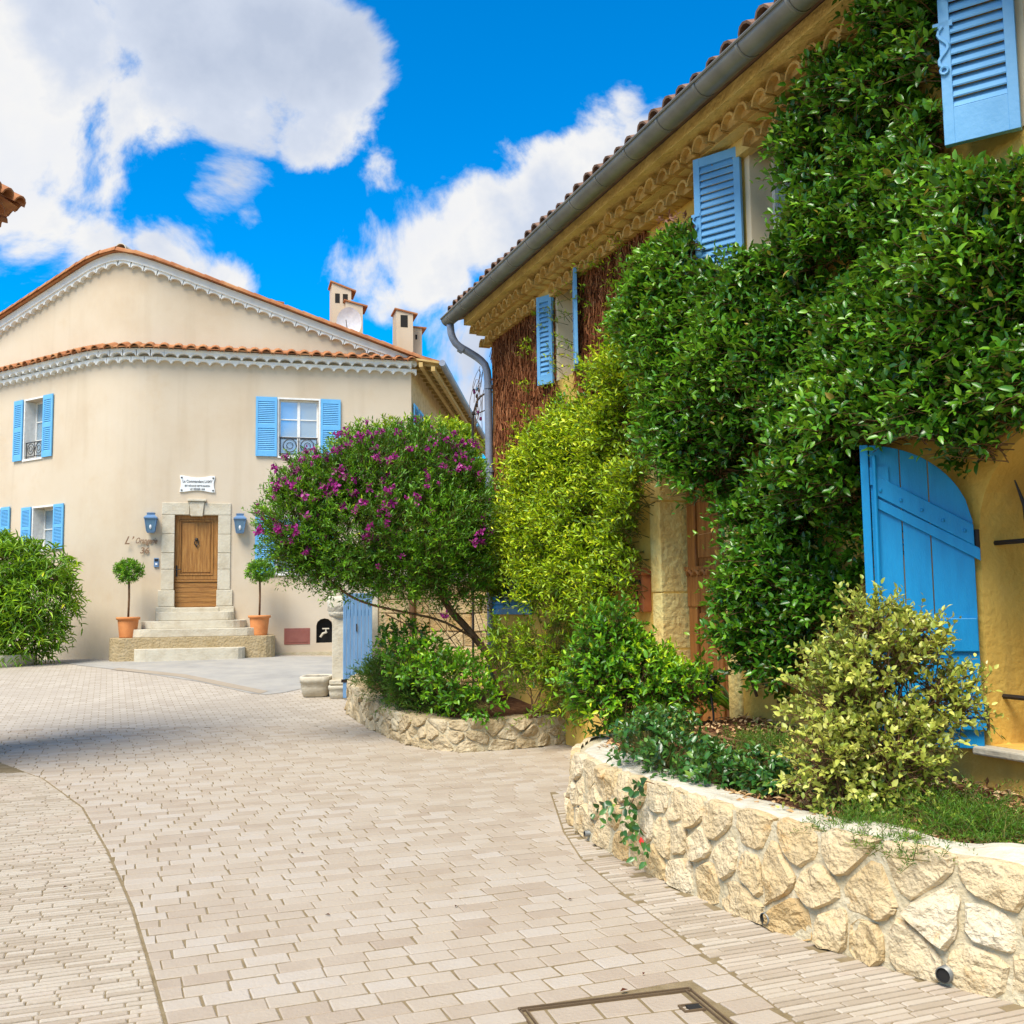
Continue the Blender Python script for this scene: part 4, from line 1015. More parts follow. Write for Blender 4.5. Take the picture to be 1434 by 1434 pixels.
# two courses of round tiles under the eaves, each set in mortar
M_eavebed = surf('lichen_grey_mortar', [(.2, (0.432, 0.312, 0.125)), (.5, (0.696, 0.500, 0.175)), (.8, (0.816, 0.625, 0.250))], 3, .95, .8, 20, .1, bdist=.03)
eav = part(hs_, 'eaves_bed', join(RH.box(uN, uF + .02, ZE - .32, ZE - .19, -.01, .09), RH.box(uN, uF + .04, ZE - .188, ZE - .05, -.01, .22), RH.box(uN, uF + .06, ZE - .048, ZE + .06, -.01, .40)), M_eavebed)
rr_ = random.Random(4)
for row, (zz_, dd_, sh) in enumerate(((ZE - .335, .17, 0), (ZE - .185, .32, .5))):
    for i, u_ in enumerate(np.arange(uF, -3.6, -.22)):
        uu = u_ - sh * .22 + rr_.uniform(-.012, .012)
        if row == 0 and (abs(uu - w2u1 - .10) < .16 or abs(uu - w3u1 - .10) < .14): continue
        part(eav, 'tile', arch_tile(RH.p(uu, zz_ + rr_.uniform(-.012, .012), 0), NH, EH, U3, .105, dd_ + rr_.uniform(-.02, .02), .022, 6, .96), M_genoise)
        if i % 1 == 0:
            # the arch is packed with mortar
            m_ = 7; c_ = RH.p(uu, zz_ + .002, dd_ - .05)
            V = [c_ + EH * (.084 * math.cos(q)) + U3 * (.084 * math.sin(q)) for q in np.linspace(0, math.pi, m_)]
            part(eav, 'mortar_plug', (V + [v - NH * dd_ * .8 for v in V], [tuple(range(m_)), *[(i2, i2 + 1, m_ + i2 + 1, m_ + i2) for i2 in range(m_ - 1)], (0, m_ - 1, 2 * m_ - 1, m_)]), M_genoise)
# half-round gutter with joints, bend and downpipe
def half_gutter(u0, u1, r, zc, dc_):
    V = []; F = []; n = 9
    for k, u_ in enumerate((u0, u1)):
        for rr in (r, r - .008):
            for i in range(n):
                q = math.pi + math.pi * i / (n - 1); V.append(RH.p(u_, zc + rr * math.sin(q), dc_ + rr * math.cos(q)))
    for i in range(n - 1):
        F += [(i, i + 1, 2 * n + i + 1, 2 * n + i), (n + i, 3 * n + i, 3 * n + i + 1, n + i + 1)]
    F += [(0, 2 * n, 3 * n, n), (n - 1, 2 * n - 1, 4 * n - 1, 3 * n - 1), tuple(range(n)), tuple(range(2 * n, 3 * n))[::-1]]
    return V, F
gut = part(hs_, 'gutter', half_gutter(uF + .30, uN - .3, .105, ZE + .085, .565), M_zinc, True)
part(gut, 'rim', tube([RH.p(uF + .30, ZE + .085, .672), RH.p(uN - .3, ZE + .085, .672)], .013, 6), M_zinc)
for u_ in np.arange(uF + .05, -3, -.62):
    V, F = half_gutter(u_, u_ - .035, .110, ZE + .086, .565); part(gut, 'joint', (V, F), M_zinc, True)
pz = ZE - .02
pp = [RH.p(uF + .18, pz, .565), RH.p(uF + .18, pz - .16, .55), RH.p(uF + .17, pz - .30, .47), RH.p(uF + .12, pz - .40, .30), RH.p(uF + .07, pz - .50, .16), RH.p(uF - .02, pz - .62, .09), RH.p(uF - .04, pz - .9, .07), RH.p(uF - .04, .1, .07)]
pipe = part(hs_, 'downpipe', tube(smooth_path(pp, 1), .055, 10), M_pipe, True)
for zz_ in (pz - .70, pz - 1.9, pz - 3.2): part(pipe, 'pipe_bracket', tube([RH.p(uF - .04, zz_ - .2, .07), RH.p(uF - .04, zz_ - .25, .07)], .066, 10), M_pipe)
part(pipe, 'collar', tube([RH.p(uF + .155, pz - .33, .44), RH.p(uF + .14, pz - .37, .38)], .066, 10), M_pipe)
# upstairs windows and louvred shutters
def surround(u0, u1, z0, z1):
    part(hs_, 'reveal_plaster', join(RH.box(u0 - .06, u0 - .001, z0, z1 + .06, -.05, .012), RH.box(u1 + .001, u1 + .07, z0, z1 + .06, -.05, .012), RH.box(u0 - .001, u1 + .001, z1 + .001, z1 + .06, -.05, .012),
         RH.box(u1 - .004, u1 - .001, z0, z1, -.26, .01), RH.box(u0 + .001, u1 - .005, z1 - .004, z1 - .001, -.26, .01)), M_reveal)
    window(hs_, RH, u0, u1, z0, z1, .20, M_whitewood, 3, 2)
def leaf_frame(u_, off_deg, d=.04, sgn=1):
    """hinge at u_; leaf swung off the wall plane by off_deg"""
    a = math.radians(off_deg); e = EH * math.cos(a) * sgn + NH * math.sin(a)
    n = nrm(np.cross(e, U3)); n = n if n @ NH > 0 else -n
    return Frame(RH.p(u_, 0, d), e, n)
surround(w2u0, w2u1, w2z0, w2z1); surround(w3u0, w3u1, w3z0, w3z1); surround(w1u0, w1u1, w1z0, w1z1)
def hinge(u_, z_):
    part(hs_, 'hinge', join(tube([RH.p(u_ - .01, z_ - .06, .05), RH.p(u_ - .01, z_ + .06, .05)], .018, 6), RH.box(u_ - .07, u_ - .01, z_ - .012, z_ + .012, .0, .05)), M_blue_win)
def latch(fr, wd, z_, s=1.0):
    part(hs_, 'shutter_latch', join(fr.box(wd - .07 * s, wd + .03 * s, z_ + .10 * s, z_ + .13 * s, .035, .05), tube([fr.p(wd - .02 * s + .025 * s * math.sin(q * 2), z_ + .1 * s - q * .05 * s, .055) for q in np.linspace(0, 4.6, 12)], .011 * s, 5), tube([fr.p(wd - .02 * s + .02 * s * math.cos(q), z_ - .15 * s + .02 * s * math.sin(q), .06) for q in np.linspace(0, 6.28, 9)], .008 * s, 5)), M_blue_win)
f2 = leaf_frame(w2u1 + .07, 30)
shutter(hs_, f2, .44, w2z0 - .04, w2z1 - .08, [(.13, .93, 15)], M_blue_win, .04, .06, back=False)
hinge(w2u1 + .08, w2z0 + .15); hinge(w2u1 + .08, w2z1 - .1); latch(f2, .44, w2z0 + .52, .8)
f3 = leaf_frame(w3u1 + .06, 28); shutter(hs_, f3, .24, w3z0 - .03, w3z1 - .08, [(.10, .93, 15)], M_blue_win, .04, .05)
f3b = leaf_frame(w3u0 - .06, 22, sgn=-1); shutter(hs_, f3b, .36, w3z0 - .03, w3z1 - .08, [(.10, .93, 15)], M_blue_win, .04, .05)
hinge(w3u1 + .07, w3z1 - .1)
f1 = leaf_frame(w1u1 + .03, 36); shutter(hs_, f1, .41, w1z0 - .04, w1z1 + .06, [(.17, .94, 15)], M_blue_win, 0.05, .06); latch(f1, .41, w1z0 + .58, 1.1)
# ground-floor blue shutters half lost behind the climber
lo = ruz(690, 795, 748, 855, RH)
fl_ = Frame(RH.p(lo[1], 0, .03), -EH, NH); shutter(hs_, fl_, lo[1] - lo[0], lo[2] - .05, lo[3] + .3, [(.08, .9, 12)], M_blue_big, .04, .06)
# arched window: sill, grille, frame, plank shutter
part(hs_, 'sill', join(RH.box(hb - AW - .04, hb + .05, zsill - .055, zsill - .004, -.38, .10)), M_stone, bevel=.012)
iw = [(hb - AW + .05, zsill + .0), (hb - .05, zsill + .0)] + [(hb - ar_ + (ar_ - .05) * math.cos(q), zspr + .57 * math.sin(q)) for q in np.linspace(0, math.pi, 15)]
ow = [(hb - AW - .01, zsill - .0), (hb + .01, zsill - .0)] + [(hb - ar_ + (ar_ + .01) * math.cos(q), zspr + .63 * math.sin(q)) for q in np.linspace(0, math.pi, 15)]
k = len(ow); V = [RH.p(u_, z_, -.36) for u_, z_ in ow] + [RH.p(u_, z_, -.36) for u_, z_ in iw] + [RH.p(u_, z_, -.44) for u_, z_ in iw]
wdw = part(hs_, 'window', (V, [(i, (i + 1) % k, k + (i + 1) % k, k + i) for i in range(k)] + [(k + i, k + (i + 1) % k, 2 * k + (i + 1) % k, 2 * k + i) for i in range(k)]), M_reveal)
part(wdw, 'pane', ([RH.p(u_, z_, -.425) for u_, z_ in iw], [tuple(range(k))]), M_glass)
part(wdw, 'glazing_bar', join(RH.box(hb - ar_ - .03, hb - ar_ + .03, zsill + .002, zspr + .56, -.423, -.375), RH.box(hb - AW + .05, hb - .05, zspr - .02, zspr + .02, -.422, -.38), RH.box(hb - AW + .05, hb - .05, zsill + .45, zsill + .48, -.422, -.38)), M_whitewood)
bars = [tube([RH.p(hb - AW - .02, z_, -.12), RH.p(hb + .02, z_, -.12)], .016, 6) for z_ in (zsill + .28, zspr - .06)]
for i in range(5):
    uu = hb - .25 - i * .27
    bars.append(tube([RH.p(uu, zsill + .02, -.12), RH.p(uu, zspr - .1, -.12), RH.p(uu + .01, zspr + .15, -.11), RH.p(uu + .05, zspr + .30, -.09)], [.013, .013, .012, .004], 6))
part(hs_, 'window_grille', join(*bars), M_iron)
SW = .635; SD = leaf_frame(hb + .015, 47, .03); zt_l = zspr + .56
sh_out = [(0, zsill - .02), (SW, zsill - .02), (SW, zspr + .565)] + [(SW - SW * math.sin(q) * .999, zspr + .02 + .555 * math.cos(q)) for q in np.linspace(.12, math.pi / 2, 9)]
def top_at(u_): return zspr + .02 + .555 * math.sqrt(max(0, 1 - ((SW - u_) / SW) ** 2)) if u_ < SW else zspr + .565
bigs = part(hs_, 'plank_shutter', SD.box(SW - .055, SW - .006, zsill - .02, top_at(SW - .03), -.012, .045), M_blue_big, bevel=.004)
cuts = [0, .24, .40, SW - .058]
for i in range(3):
    a, b = cuts[i] + .003, cuts[i + 1] - .003
    pts = [(a, zsill - .02), (b, zsill - .02)] + [(q, top_at(q)) for q in np.linspace(b, a, 8)]
    part(bigs, 'plank', SD.poly(pts, 0, .03), M_blue_big, bevel=.003)
zm = zsill + .55
part(bigs, 'ledge', SD.box(.005, SW - .06, zm, zm + .20, .031, .055), M_blue_big, bevel=.006)
part(bigs, 'ledge', SD.box(-.005, SW - .06, zsill + .16, zsill + .26, .031, .055), M_blue_big, bevel=.006)
part(bigs, 'ledge', SD.box(-.012, SW - .06, zsill + .09, zsill + .152, .031, .07), M_blue_big, bevel=.006)
zb0, zb1 = zspr - .02, zspr + .30
part(bigs, 'brace', SD.poly([(.0, zb0 - .06), (SW - .08, zb1 - .04), (SW - .08, zb1 + .09), (.0, zb0 + .07)], .031, .056), M_blue_big, bevel=.005)
part(bigs, 'strap_hinge', SD.poly([(-.03, zb0 - .15), (SW - .08, zb1 - .12), (SW - .08, zb1 - .055), (-.03, zb0 - .075)], .031, .050), M_blue_big, bevel=.004)
for q in np.linspace(.05, SW - .12, 5): part(bigs, 'rivet', lathe(SD.p(q, zb0 + .005 + (zb1 - zb0) * q / (SW - .08), .058), [(.010, -.008), (.010, .006), (.004, .010)], 7), M_blue_big)
part(bigs, 'bolt', join(tube([SD.p(SW - .09, zspr + .50, .065), SD.p(SW - .085, zm + .25, .065)], .013, 7), tube([SD.p(SW - .09, zm + .25, .065), SD.p(SW - .09, zm + .10, .065)], [.02, .016], 7), SD.box(SW - .17, SW - .06, zspr + .32, zspr + .43, .031, .05), SD.box(SW - .15, SW - .06, zm + .21, zm + .36, .031, .045)), M_blue_big)
part(hs_, 'shutter_hinge', join(tube([RH.p(hb + .0, zspr - .12, .03), RH.p(hb + .0, zspr + .02, .03)], .022, 7), tube([RH.p(hb + .0, zsill + .10, .03), RH.p(hb + .0, zsill + .24, .03)], .022, 7)), M_iron)
# door: stone jambs, corbelled head, carved wooden leaf
M_jamb = surf('ochre_door_stone', [(.2, (0.570, 0.359, 0.104)), (.45, (0.832, 0.601, 0.217)), (.75, (0.870, 0.762, 0.340))], 3, .9, .8, 18, .15, bdist=.03, stain=(4, .52, .68, (.30, .19, .08), .35))
jw = .19; jzs = [-.02, .55, 1.18, 1.72, dzs - .42, dzs - .02]
for i in range(5):
    part(hs_, 'jamb_stone', RH.box(dl - .002, dl + jw + .012 * (i % 2), jzs[i] + .003, jzs[i + 1] - .003, -.30, .025 + .004 * (i % 2)), M_jamb, bevel=.012)
    part(hs_, 'jamb_stone', RH.box(dl - dwid - jw, dl - dwid + .002, jzs[i] + .003, jzs[i + 1] - .003, -.30, .025), M_jamb, bevel=.012)
hd = [(dl + jw + .02, dzs - .015)] + [(dl - dwid / 2 + dwid / 2 * math.cos(q), dzs + .30 * math.sin(q)) for q in np.linspace(0, math.pi, 11)] + [(dl - dwid - jw, dzs - .015), (dl - dwid - jw, dzs + .52), (dl + jw + .05, dzs + .52)]
part(hs_, 'arch_stone', RH.poly(hd, -.29, .03), M_jamb)
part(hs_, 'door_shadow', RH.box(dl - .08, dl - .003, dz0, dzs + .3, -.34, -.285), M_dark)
dd = part(hs_, 'door', RH.box(dl - dwid + .005, dl - .035, dz0, dzs + .32, -.345, -.275), M_doorwood)
for a, b in ((dl - .20, dl - .045), (dl - .62, dl - .50), (dl - dwid + .01, dl - dwid + .15)):
    part(dd, 'stile', RH.box(a, b, dz0, dzs + .3, -.275, -.24), M_doorwood, bevel=.008)
zr = 1.58
part(dd, 'rail', RH.box(dl - dwid + .01, dl - .045, zr, zr + .34, -.2749, -.225), M_doorwood, bevel=.01)
part(dd, 'carved_moulding', join(*[tube([RH.p(dl - .08 - i * .12, zr + .30, -.22), RH.p(dl - .11 - i * .12, zr + .345, -.205), RH.p(dl - .14 - i * .12, zr + .345, -.205), RH.p(dl - .18 - i * .12, zr + .30, -.22)], .022, 6) for i in range(8)], RH.box(dl - dwid + .01, dl - .045, zr + .345, zr + .38, -.27, -.20)), M_doorwood)
for a, b in ((dl - .49, dl - .21), (dl - dwid + .16, dl - .63)):
    part(dd, 'panel', RH.box(a, b, dz0 + .15, zr - .06, -.2749, -.255), M_doorwood, bevel=.015)
    part(dd, 'panel', RH.box(a, b, zr + .46, dzs + .1, -.2749, -.255), M_doorwood, bevel=.015)
kn = part(dd, 'door_knob', lathe((0, 0, 0), [(.0, 0), (.03, .0), (.045, .02), (.035, .05), (.0, .055)], 12), flat('brass', (.45, .30, .12), .35, .5, .7))
for v in kn.data.vertices:
    q = RH.p(dl - .36, zr + .13, -.225) + EH * v.co.x + U3 * v.co.y + NH * v.co.z - wloc(hs_); v.co = tuple(q)
part(hs_, 'door_step', RH.box(dl - dwid - .1, dl + .12, -.05, .015, -.3, .25), M_stone, bevel=.012)
# letter box
mbx = ruz(882, 797, 905, 856, RH); u0, u1, z0, z1 = RH.uz(899, 800, .10)[0], RH.uz(883, 800, .10)[0], RH.uz(893, 857, .14)[1], RH.uz(893, 803, .14)[1]
mb_ = thing('letter_box', RH.p((u0 + u1) / 2, z0, .03), 'rust-red cast letter box on the wall beside the stone door jamb', 'letter box')
part(mb_, 'case', RH.box(u0, u1, z0, z1, .0, .10), M_mail, bevel=.01)
part(mb_, 'lid', RH.poly([(u0 - .015, z1 - .02), (u1 + .015, z1 - .02), (u1 + .015, z1 + .02), ((u0 + u1) / 2 + .03, z1 + .06), ((u0 + u1) / 2 - .03, z1 + .06), (u0 - .015, z1 + .02)], -.0, .12), M_mail, bevel=.008)
part(mb_, 'slot', RH.box(u0 + .03, u1 - .03, z1 - .10, z1 - .06, .06, .1015), M_dark)
cu_ = (u0 + u1) / 2; zc = z0 + .12
part(mb_, 'horn_emblem', join(tube([RH.p(cu_ + .035 * math.cos(q), zc + .035 * math.sin(q), .105) for q in np.linspace(2.6, 6.8, 10)], .008, 5), tube([RH.p(cu_ - .02, zc + .055, .105), RH.p(cu_ - .02, zc + .085, .105)], .009, 5)), M_dark)
part(mb_, 'door_panel', ring(RH, u0 + .012, u1 - .012, z0 + .02, z1 - .13, .012, .10, .107), M_mail)
# ------------------------------------------------------------------ stone planters
def path_tools(P):
    P = np.array(P); sg_ = np.linalg.norm(np.diff(P[:, :2], axis=0), axis=1); c = np.concatenate([[0], np.cumsum(sg_)])
    def at(s, side=1):
        p = A3([np.interp(s, c, P[:, k]) for k in range(3)])
        a = A3([np.interp(s - .08, c, P[:, k]) for k in range(3)]); b = A3([np.interp(s + .08, c, P[:, k]) for k in range(3)])
        t = b - a; t[2] = 0; t = nrm(t); return p, t, A3((t[1], -t[0], 0)) * side
    return at, c[-1]
def voronoi_cells(seeds, bounds):
    x0, x1, y0, y1 = bounds; out = []
    S = np.array(seeds)
    for i, s in enumerate(S):
        poly = [np.array(q) for q in ((x0, y0), (x1, y0), (x1, y1), (x0, y1))]
        d = np.linalg.norm(S - s, axis=1); idx = np.argsort(d)[1:16]
        for j in idx:
            poly = clip_half(poly, (s + S[j]) / 2, (s - S[j]) / d[j])
            if len(poly) < 3: break
        out.append(poly)
    return out
def stone_wall(name, path, height, side, cell_w, cell_h, mat, label, seed, thick=.30, proud=.035, batter=.06, drains=(), gap=.012, topmat=M_coping):
    at, L = path_tools(path); rg = np.random.default_rng(seed)
    mid = at(L / 2)[0]
    t = thing(name, (mid[0], mid[1], 0), label, 'stone planter')
    hfun = lambda s: height(s / L) if callable(height) else height
    def W(s, h, d):
        p, tt, n = at(s, side); return A3((p[0], p[1], p[2])) + n * (d - batter * h / .55) + U3 * h
    # core with uneven top
    n = int(L / .07); V = []; F = []; TV = []; TF = []
    tw = [0, .15, .35, .6, .85, 1.0]
    for i, s in enumerate(np.linspace(0, L, n)):
        H = hfun(s); nm_ = [.012 * (fbm(A3((s * 6, hh * 9, seed)), seed + 8, 2) - .3) for hh in (0, .25, .5)]; V += [W(s, -.15, .006), W(s, H - .02, .010 + nm_[1]), W(s, H - .02, -thick), W(s, -.15, -thick)]
        if i: a = 4 * (i - 1); b = 4 * i; F += [(a, b, b + 1, a + 1), (a + 1, b + 1, b + 2, a + 2), (a + 2, b + 2, b + 3, a + 3)]
        for k_, q in enumerate(tw):
            p = W(s, H, -.025 - q * (thick - .03)); nz_ = fbm(p * 5, seed, 3) - .5
            lum = fbm(A3((s * 2.6, seed, q * 1.3)), seed + 5, 2) - .5
            TV.append(p + U3 * (nz_ * .045 + lum * .085 - (.035 if k_ == 0 else (.01 if k_ == 5 else 0))) + at(s, side)[2] * (nz_ * .07 + lum * .04 if k_ < 2 else 0))
        if i:
            a = 6 * (i - 1); b = 6 * i; TF += [(a + k_, b + k_, b + k_ + 1, a + k_ + 1) for k_ in range(5)]
    nT = len(TV)
    # skirt so that the coping has thickness
    for i in range(n): TV.append(TV[6 * i] - U3 * .05)
    TF += [(6 * i, nT + i, nT + i + 1, 6 * i + 6) for i in range(n - 1)]
    V += [W(0, -.15, 0), W(0, hfun(0), 0), W(0, hfun(0), -thick), W(0, -.15, -thick)]; F.append((len(V) - 4, len(V) - 3, len(V) - 2, len(V) - 1))
    part(t, 'mortar_core', (V, F), M_mortar)
    part(t, 'coping', (TV, TF), topmat, True)
    # stones
    Hm = max(hfun(0), hfun(L * .5), hfun(L)); seeds = []
    rows_ = max(2, int(round(Hm / cell_h)))
    for r_ in range(rows_):
        s = rg.random() * cell_w
        while s < L:
            seeds.append((s + rg.normal(0, cell_w * .08), Hm * (r_ + .5) / rows_ + rg.normal(0, Hm / rows_ * .11)))
            s += cell_w * (.55 + rg.random() * 1.0)
    for cellp in voronoi_cells(seeds, (0, L, -.02, Hm + .012)):
        if len(cellp) < 3: continue
        c = np.mean(cellp, 0); r_ = np.mean([np.linalg.norm(q - c) for q in cellp])
        if r_ < .03: continue
        hc = hfun(c[0]) / Hm
        # subdivide, round corners
        P = []
        for i in range(len(cellp)):
            a = cellp[i]; b = cellp[(i + 1) % len(cellp)]; P += [a * .80 + b * .20, a * .5 + b * .5, a * .20 + b * .80]
        sc = 1 - gap / max(r_, .03) * 1.2
        P = [c + (q - c) * sc * (1 + rg.normal(0, .035)) for q in P]; m = len(P)
        pr = proud * (.6 + .8 * rg.random()); tilt = rg.normal(0, .10, 2)
        VV = []
        for kk, (q_, d_) in enumerate(((1.0, -.02), (.99, pr * .50), (.88, pr * .95), (.55, pr), (.22, pr))):
            for q in P:
                x = c + (q - c) * q_
                nz_ = (fbm(A3((x[0] * 13, x[1] * 13, seed)), seed + 2, 3) - .5) * .045 if kk else 0
                VV.append(W(x[0], x[1] * hc, d_ + nz_ + ((x - c) @ tilt if kk > 1 else 0)))
        VV.append(W(c[0], c[1] * hc, pr))
        FF = []
        for kk in range(4): FF += [(kk * m + i, kk * m + (i + 1) % m, (kk + 1) * m + (i + 1) % m, (kk + 1) * m + i) for i in range(m)]
        FF += [(4 * m + i, 4 * m + (i + 1) % m, 5 * m) for i in range(m)]
        org = wloc(t); cw = W(c[0], c[1] * hc, 0)
        o = bpy.data.objects.new('stone', meshdata('stone', [v - cw for v in VV], FF, mat, False)); link(o, t); o.location = tuple(cw - org)
        add_tint(o.data, [float(np.clip(rg.normal(.5, .22), 0, 1))] * len(VV))
    for (px, py, r_) in drains:
        best = min(np.linspace(0, L, 500), key=lambda s: abs(to_px(W(s, .05, .03))[0] - px))
        hd_ = None
        p, tt, nn = at(best, side); c = W(best, .048, .02)
        pts = [c - nn * .12, c + nn * .028]
        V, F = tube(pts, r_, 14, False); V2, F2 = tube(pts, r_ * .88, 14, False)
        rim = [(14 + i, 14 + (i + 1) % 14, 28 + 14 + (i + 1) % 14, 28 + 14 + i) for i in range(14)]
        dp = part(t, 'drain_pipe', (V + V2, F + [tuple(i + 28 for i in q) for q in F2] + rim), M_zinc, True)
        part(dp, 'pipe_bore', ([c + nn * .02 + (tt * math.cos(q) + U3 * math.sin(q)) * r_ * .89 for q in np.linspace(0, 6.283, 14, endpoint=False)], [tuple(range(14))]), M_dark)
    return t, W, L
NEAR_H = .53
near_wall, NW, NLn = stone_wall('stone_planter_wall', near_path, NEAR_H, 1, .25, .20, M_rubble, 'curved dry yellow limestone planter wall with white coping and drain pipes', 21, drains=((815, 1157, .020), (822, 1168, .020), (1072, 1290, .030), (1322, 1376, .034)), proud=.034, gap=.011)
mid_wall, MW, MLn = stone_wall('stone_planter_wall', mid_path, lambda q: .47 - .13 * float(sstep(0.05, .6, q)), 1, .26, .17, M_midstone, 'low beige stone planter wall curving below the magenta-flowered bush', 33, thick=.26, proud=.035, batter=.03, gap=.012, topmat=M_midstone)
# beds
def bed(name, poly, zfun, step, mat):
    xs = [p[0] for p in poly]; ys = [p[1] for p in poly]
    bm = bmesh.new(); bm.faces.new([bm.verts.new((p[0], p[1], 0)) for p in poly])
    for x in np.arange(min(xs) + step, max(xs), step): bmesh.ops.bisect_plane(bm, geom=bm.verts[:] + bm.edges[:] + bm.faces[:], plane_co=(x, 0, 0), plane_no=(1, 0, 0))
    for y in np.arange(min(ys) + step, max(ys), step): bmesh.ops.bisect_plane(bm, geom=bm.verts[:] + bm.edges[:] + bm.faces[:], plane_co=(0, y, 0), plane_no=(0, 1, 0))
    for v in bm.verts: v.co.z = zfun(v.co.x, v.co.y)
    me = bpy.data.meshes.new(name); bm.to_mesh(me); bm.free(); me.materials.append(mat)
    me.polygons.foreach_set('use_smooth', [True] * len(me.polygons))
    o = bpy.data.objects.new(name, me); link(o); o['kind'] = 'structure'; return o
def near_soil(x, y):
    q = np.array((x, y)) - AH[:2]; u_ = q @ EH[:2]; d = q @ NH[:2]
    k = float(sstep(1.6, .1, d)); l_ = float(sstep(-2.4, .2, u_))
    return NEAR_H - .07 + .17 * k * l_ + .05 * float(fbm(A3((x * 3, y * 3, 0)), 4))
def shrink(path, at_side, d):
    at, L = path_tools(path); return [tuple((at(s, 1)[0] - at(s, 1)[2] * d)[:2]) for s in np.linspace(0, L, 60)]
npoly = shrink(near_path, 1, .22)
nbed = bed('flower_bed', npoly + [tuple(RH.p(-6.2, 0, -.02)[:2]), tuple(RH.p(.6, 0, -.02)[:2])], near_soil, .16, M_soil)
mid_soil = lambda x, y: .30 + .10 * float(sstep(12.2, 14.5, y)) + .12 * float(sstep(-.8, .6, x)) * 0 + .06 * float(fbm(A3((x * 3, y * 3, 2)), 4))
mpoly = shrink(mid_path, 1, .20)
mbed = bed('flower_bed', mpoly + [tuple(RH.p(3.95, 0, -.02)[:2]), tuple(RH.p(uF, 0, -.02)[:2]), (-.9, 15.9), (-1.9, 16.3)], mid_soil, .25, M_soil)
# bark chips over the near bed
nC = 17000; cx_ = RNG.uniform(.4, 4.5, nC); cy_ = RNG.uniform(2.8, 9, nC)
ok = in_poly(cx_, cy_, npoly + [tuple(RH.p(-6.2, 0, .02)[:2]), tuple(RH.p(.6, 0, .02)[:2])]) & (cy_ > 3.6)
cx_, cy_ = cx_[ok], cy_[ok]; P = np.stack([cx_, cy_, [near_soil(a, b) + .012 for a, b in zip(cx_, cy_)]], 1); n = len(P)
leaf_object(nbed, 'bark_chips', P + np.array([0, 0, 1]) * RNG.random((n, 1)) * .015, RNG.normal(0, 1, (n, 3)) * (1, 1, .3), RNG.normal(0, .45, (n, 3)) + UP, RNG.uniform(.025, .07, n), RNG.uniform(.012, .03, n), RNG.random(n), M_chip, T_LO)
# irrigation hose along the wall foot
hp = [A3((*RH.p(u_, 0, d_)[:2], 0)) for u_, d_ in ((.7, .3), (.4, .55), (0, .75), (-.5, .72), (-1.0, .5), (-1.4, .35))]
hp = smooth_path([p + U3 * (near_soil(p[0], p[1]) + .05) for p in hp], 2)
tagtop(part(None, 'irrigation_hose', tube(hp, .011, 7), flat('brown_hose', (.22, .11, .05), .5), True), 'thin brown irrigation hose curving over the bark mulch', 'hose')
# garden spotlight on a spike
sb = on_z(1000, 1030, .56); sb = A3((sb[0], sb[1], near_soil(sb[0], sb[1])))
spt = thing('garden_spotlight', sb, 'black garden spotlight on a thin spike in the mulch', 'spotlight')
hd_ = at_y(995, 958, sb[1])
part(spt, 'spike', tube([sb - U3 * .08, sb + U3 * .1, hd_ - U3 * .06], [.006, .009, .009], 6), M_black)
ax_ = nrm(A3((.25, -.1, 1)))
part(spt, 'lamp_head', tube([hd_ - ax_ * .075, hd_ - ax_ * .065, hd_ + ax_ * .06, hd_ + ax_ * .07], [.03, .042, .042, .034], 12), M_black)
part(spt, 'lens', lathe(hd_ + ax_ * .0715, [(.030, 0), (.030, .002)], 12), M_sign_light)

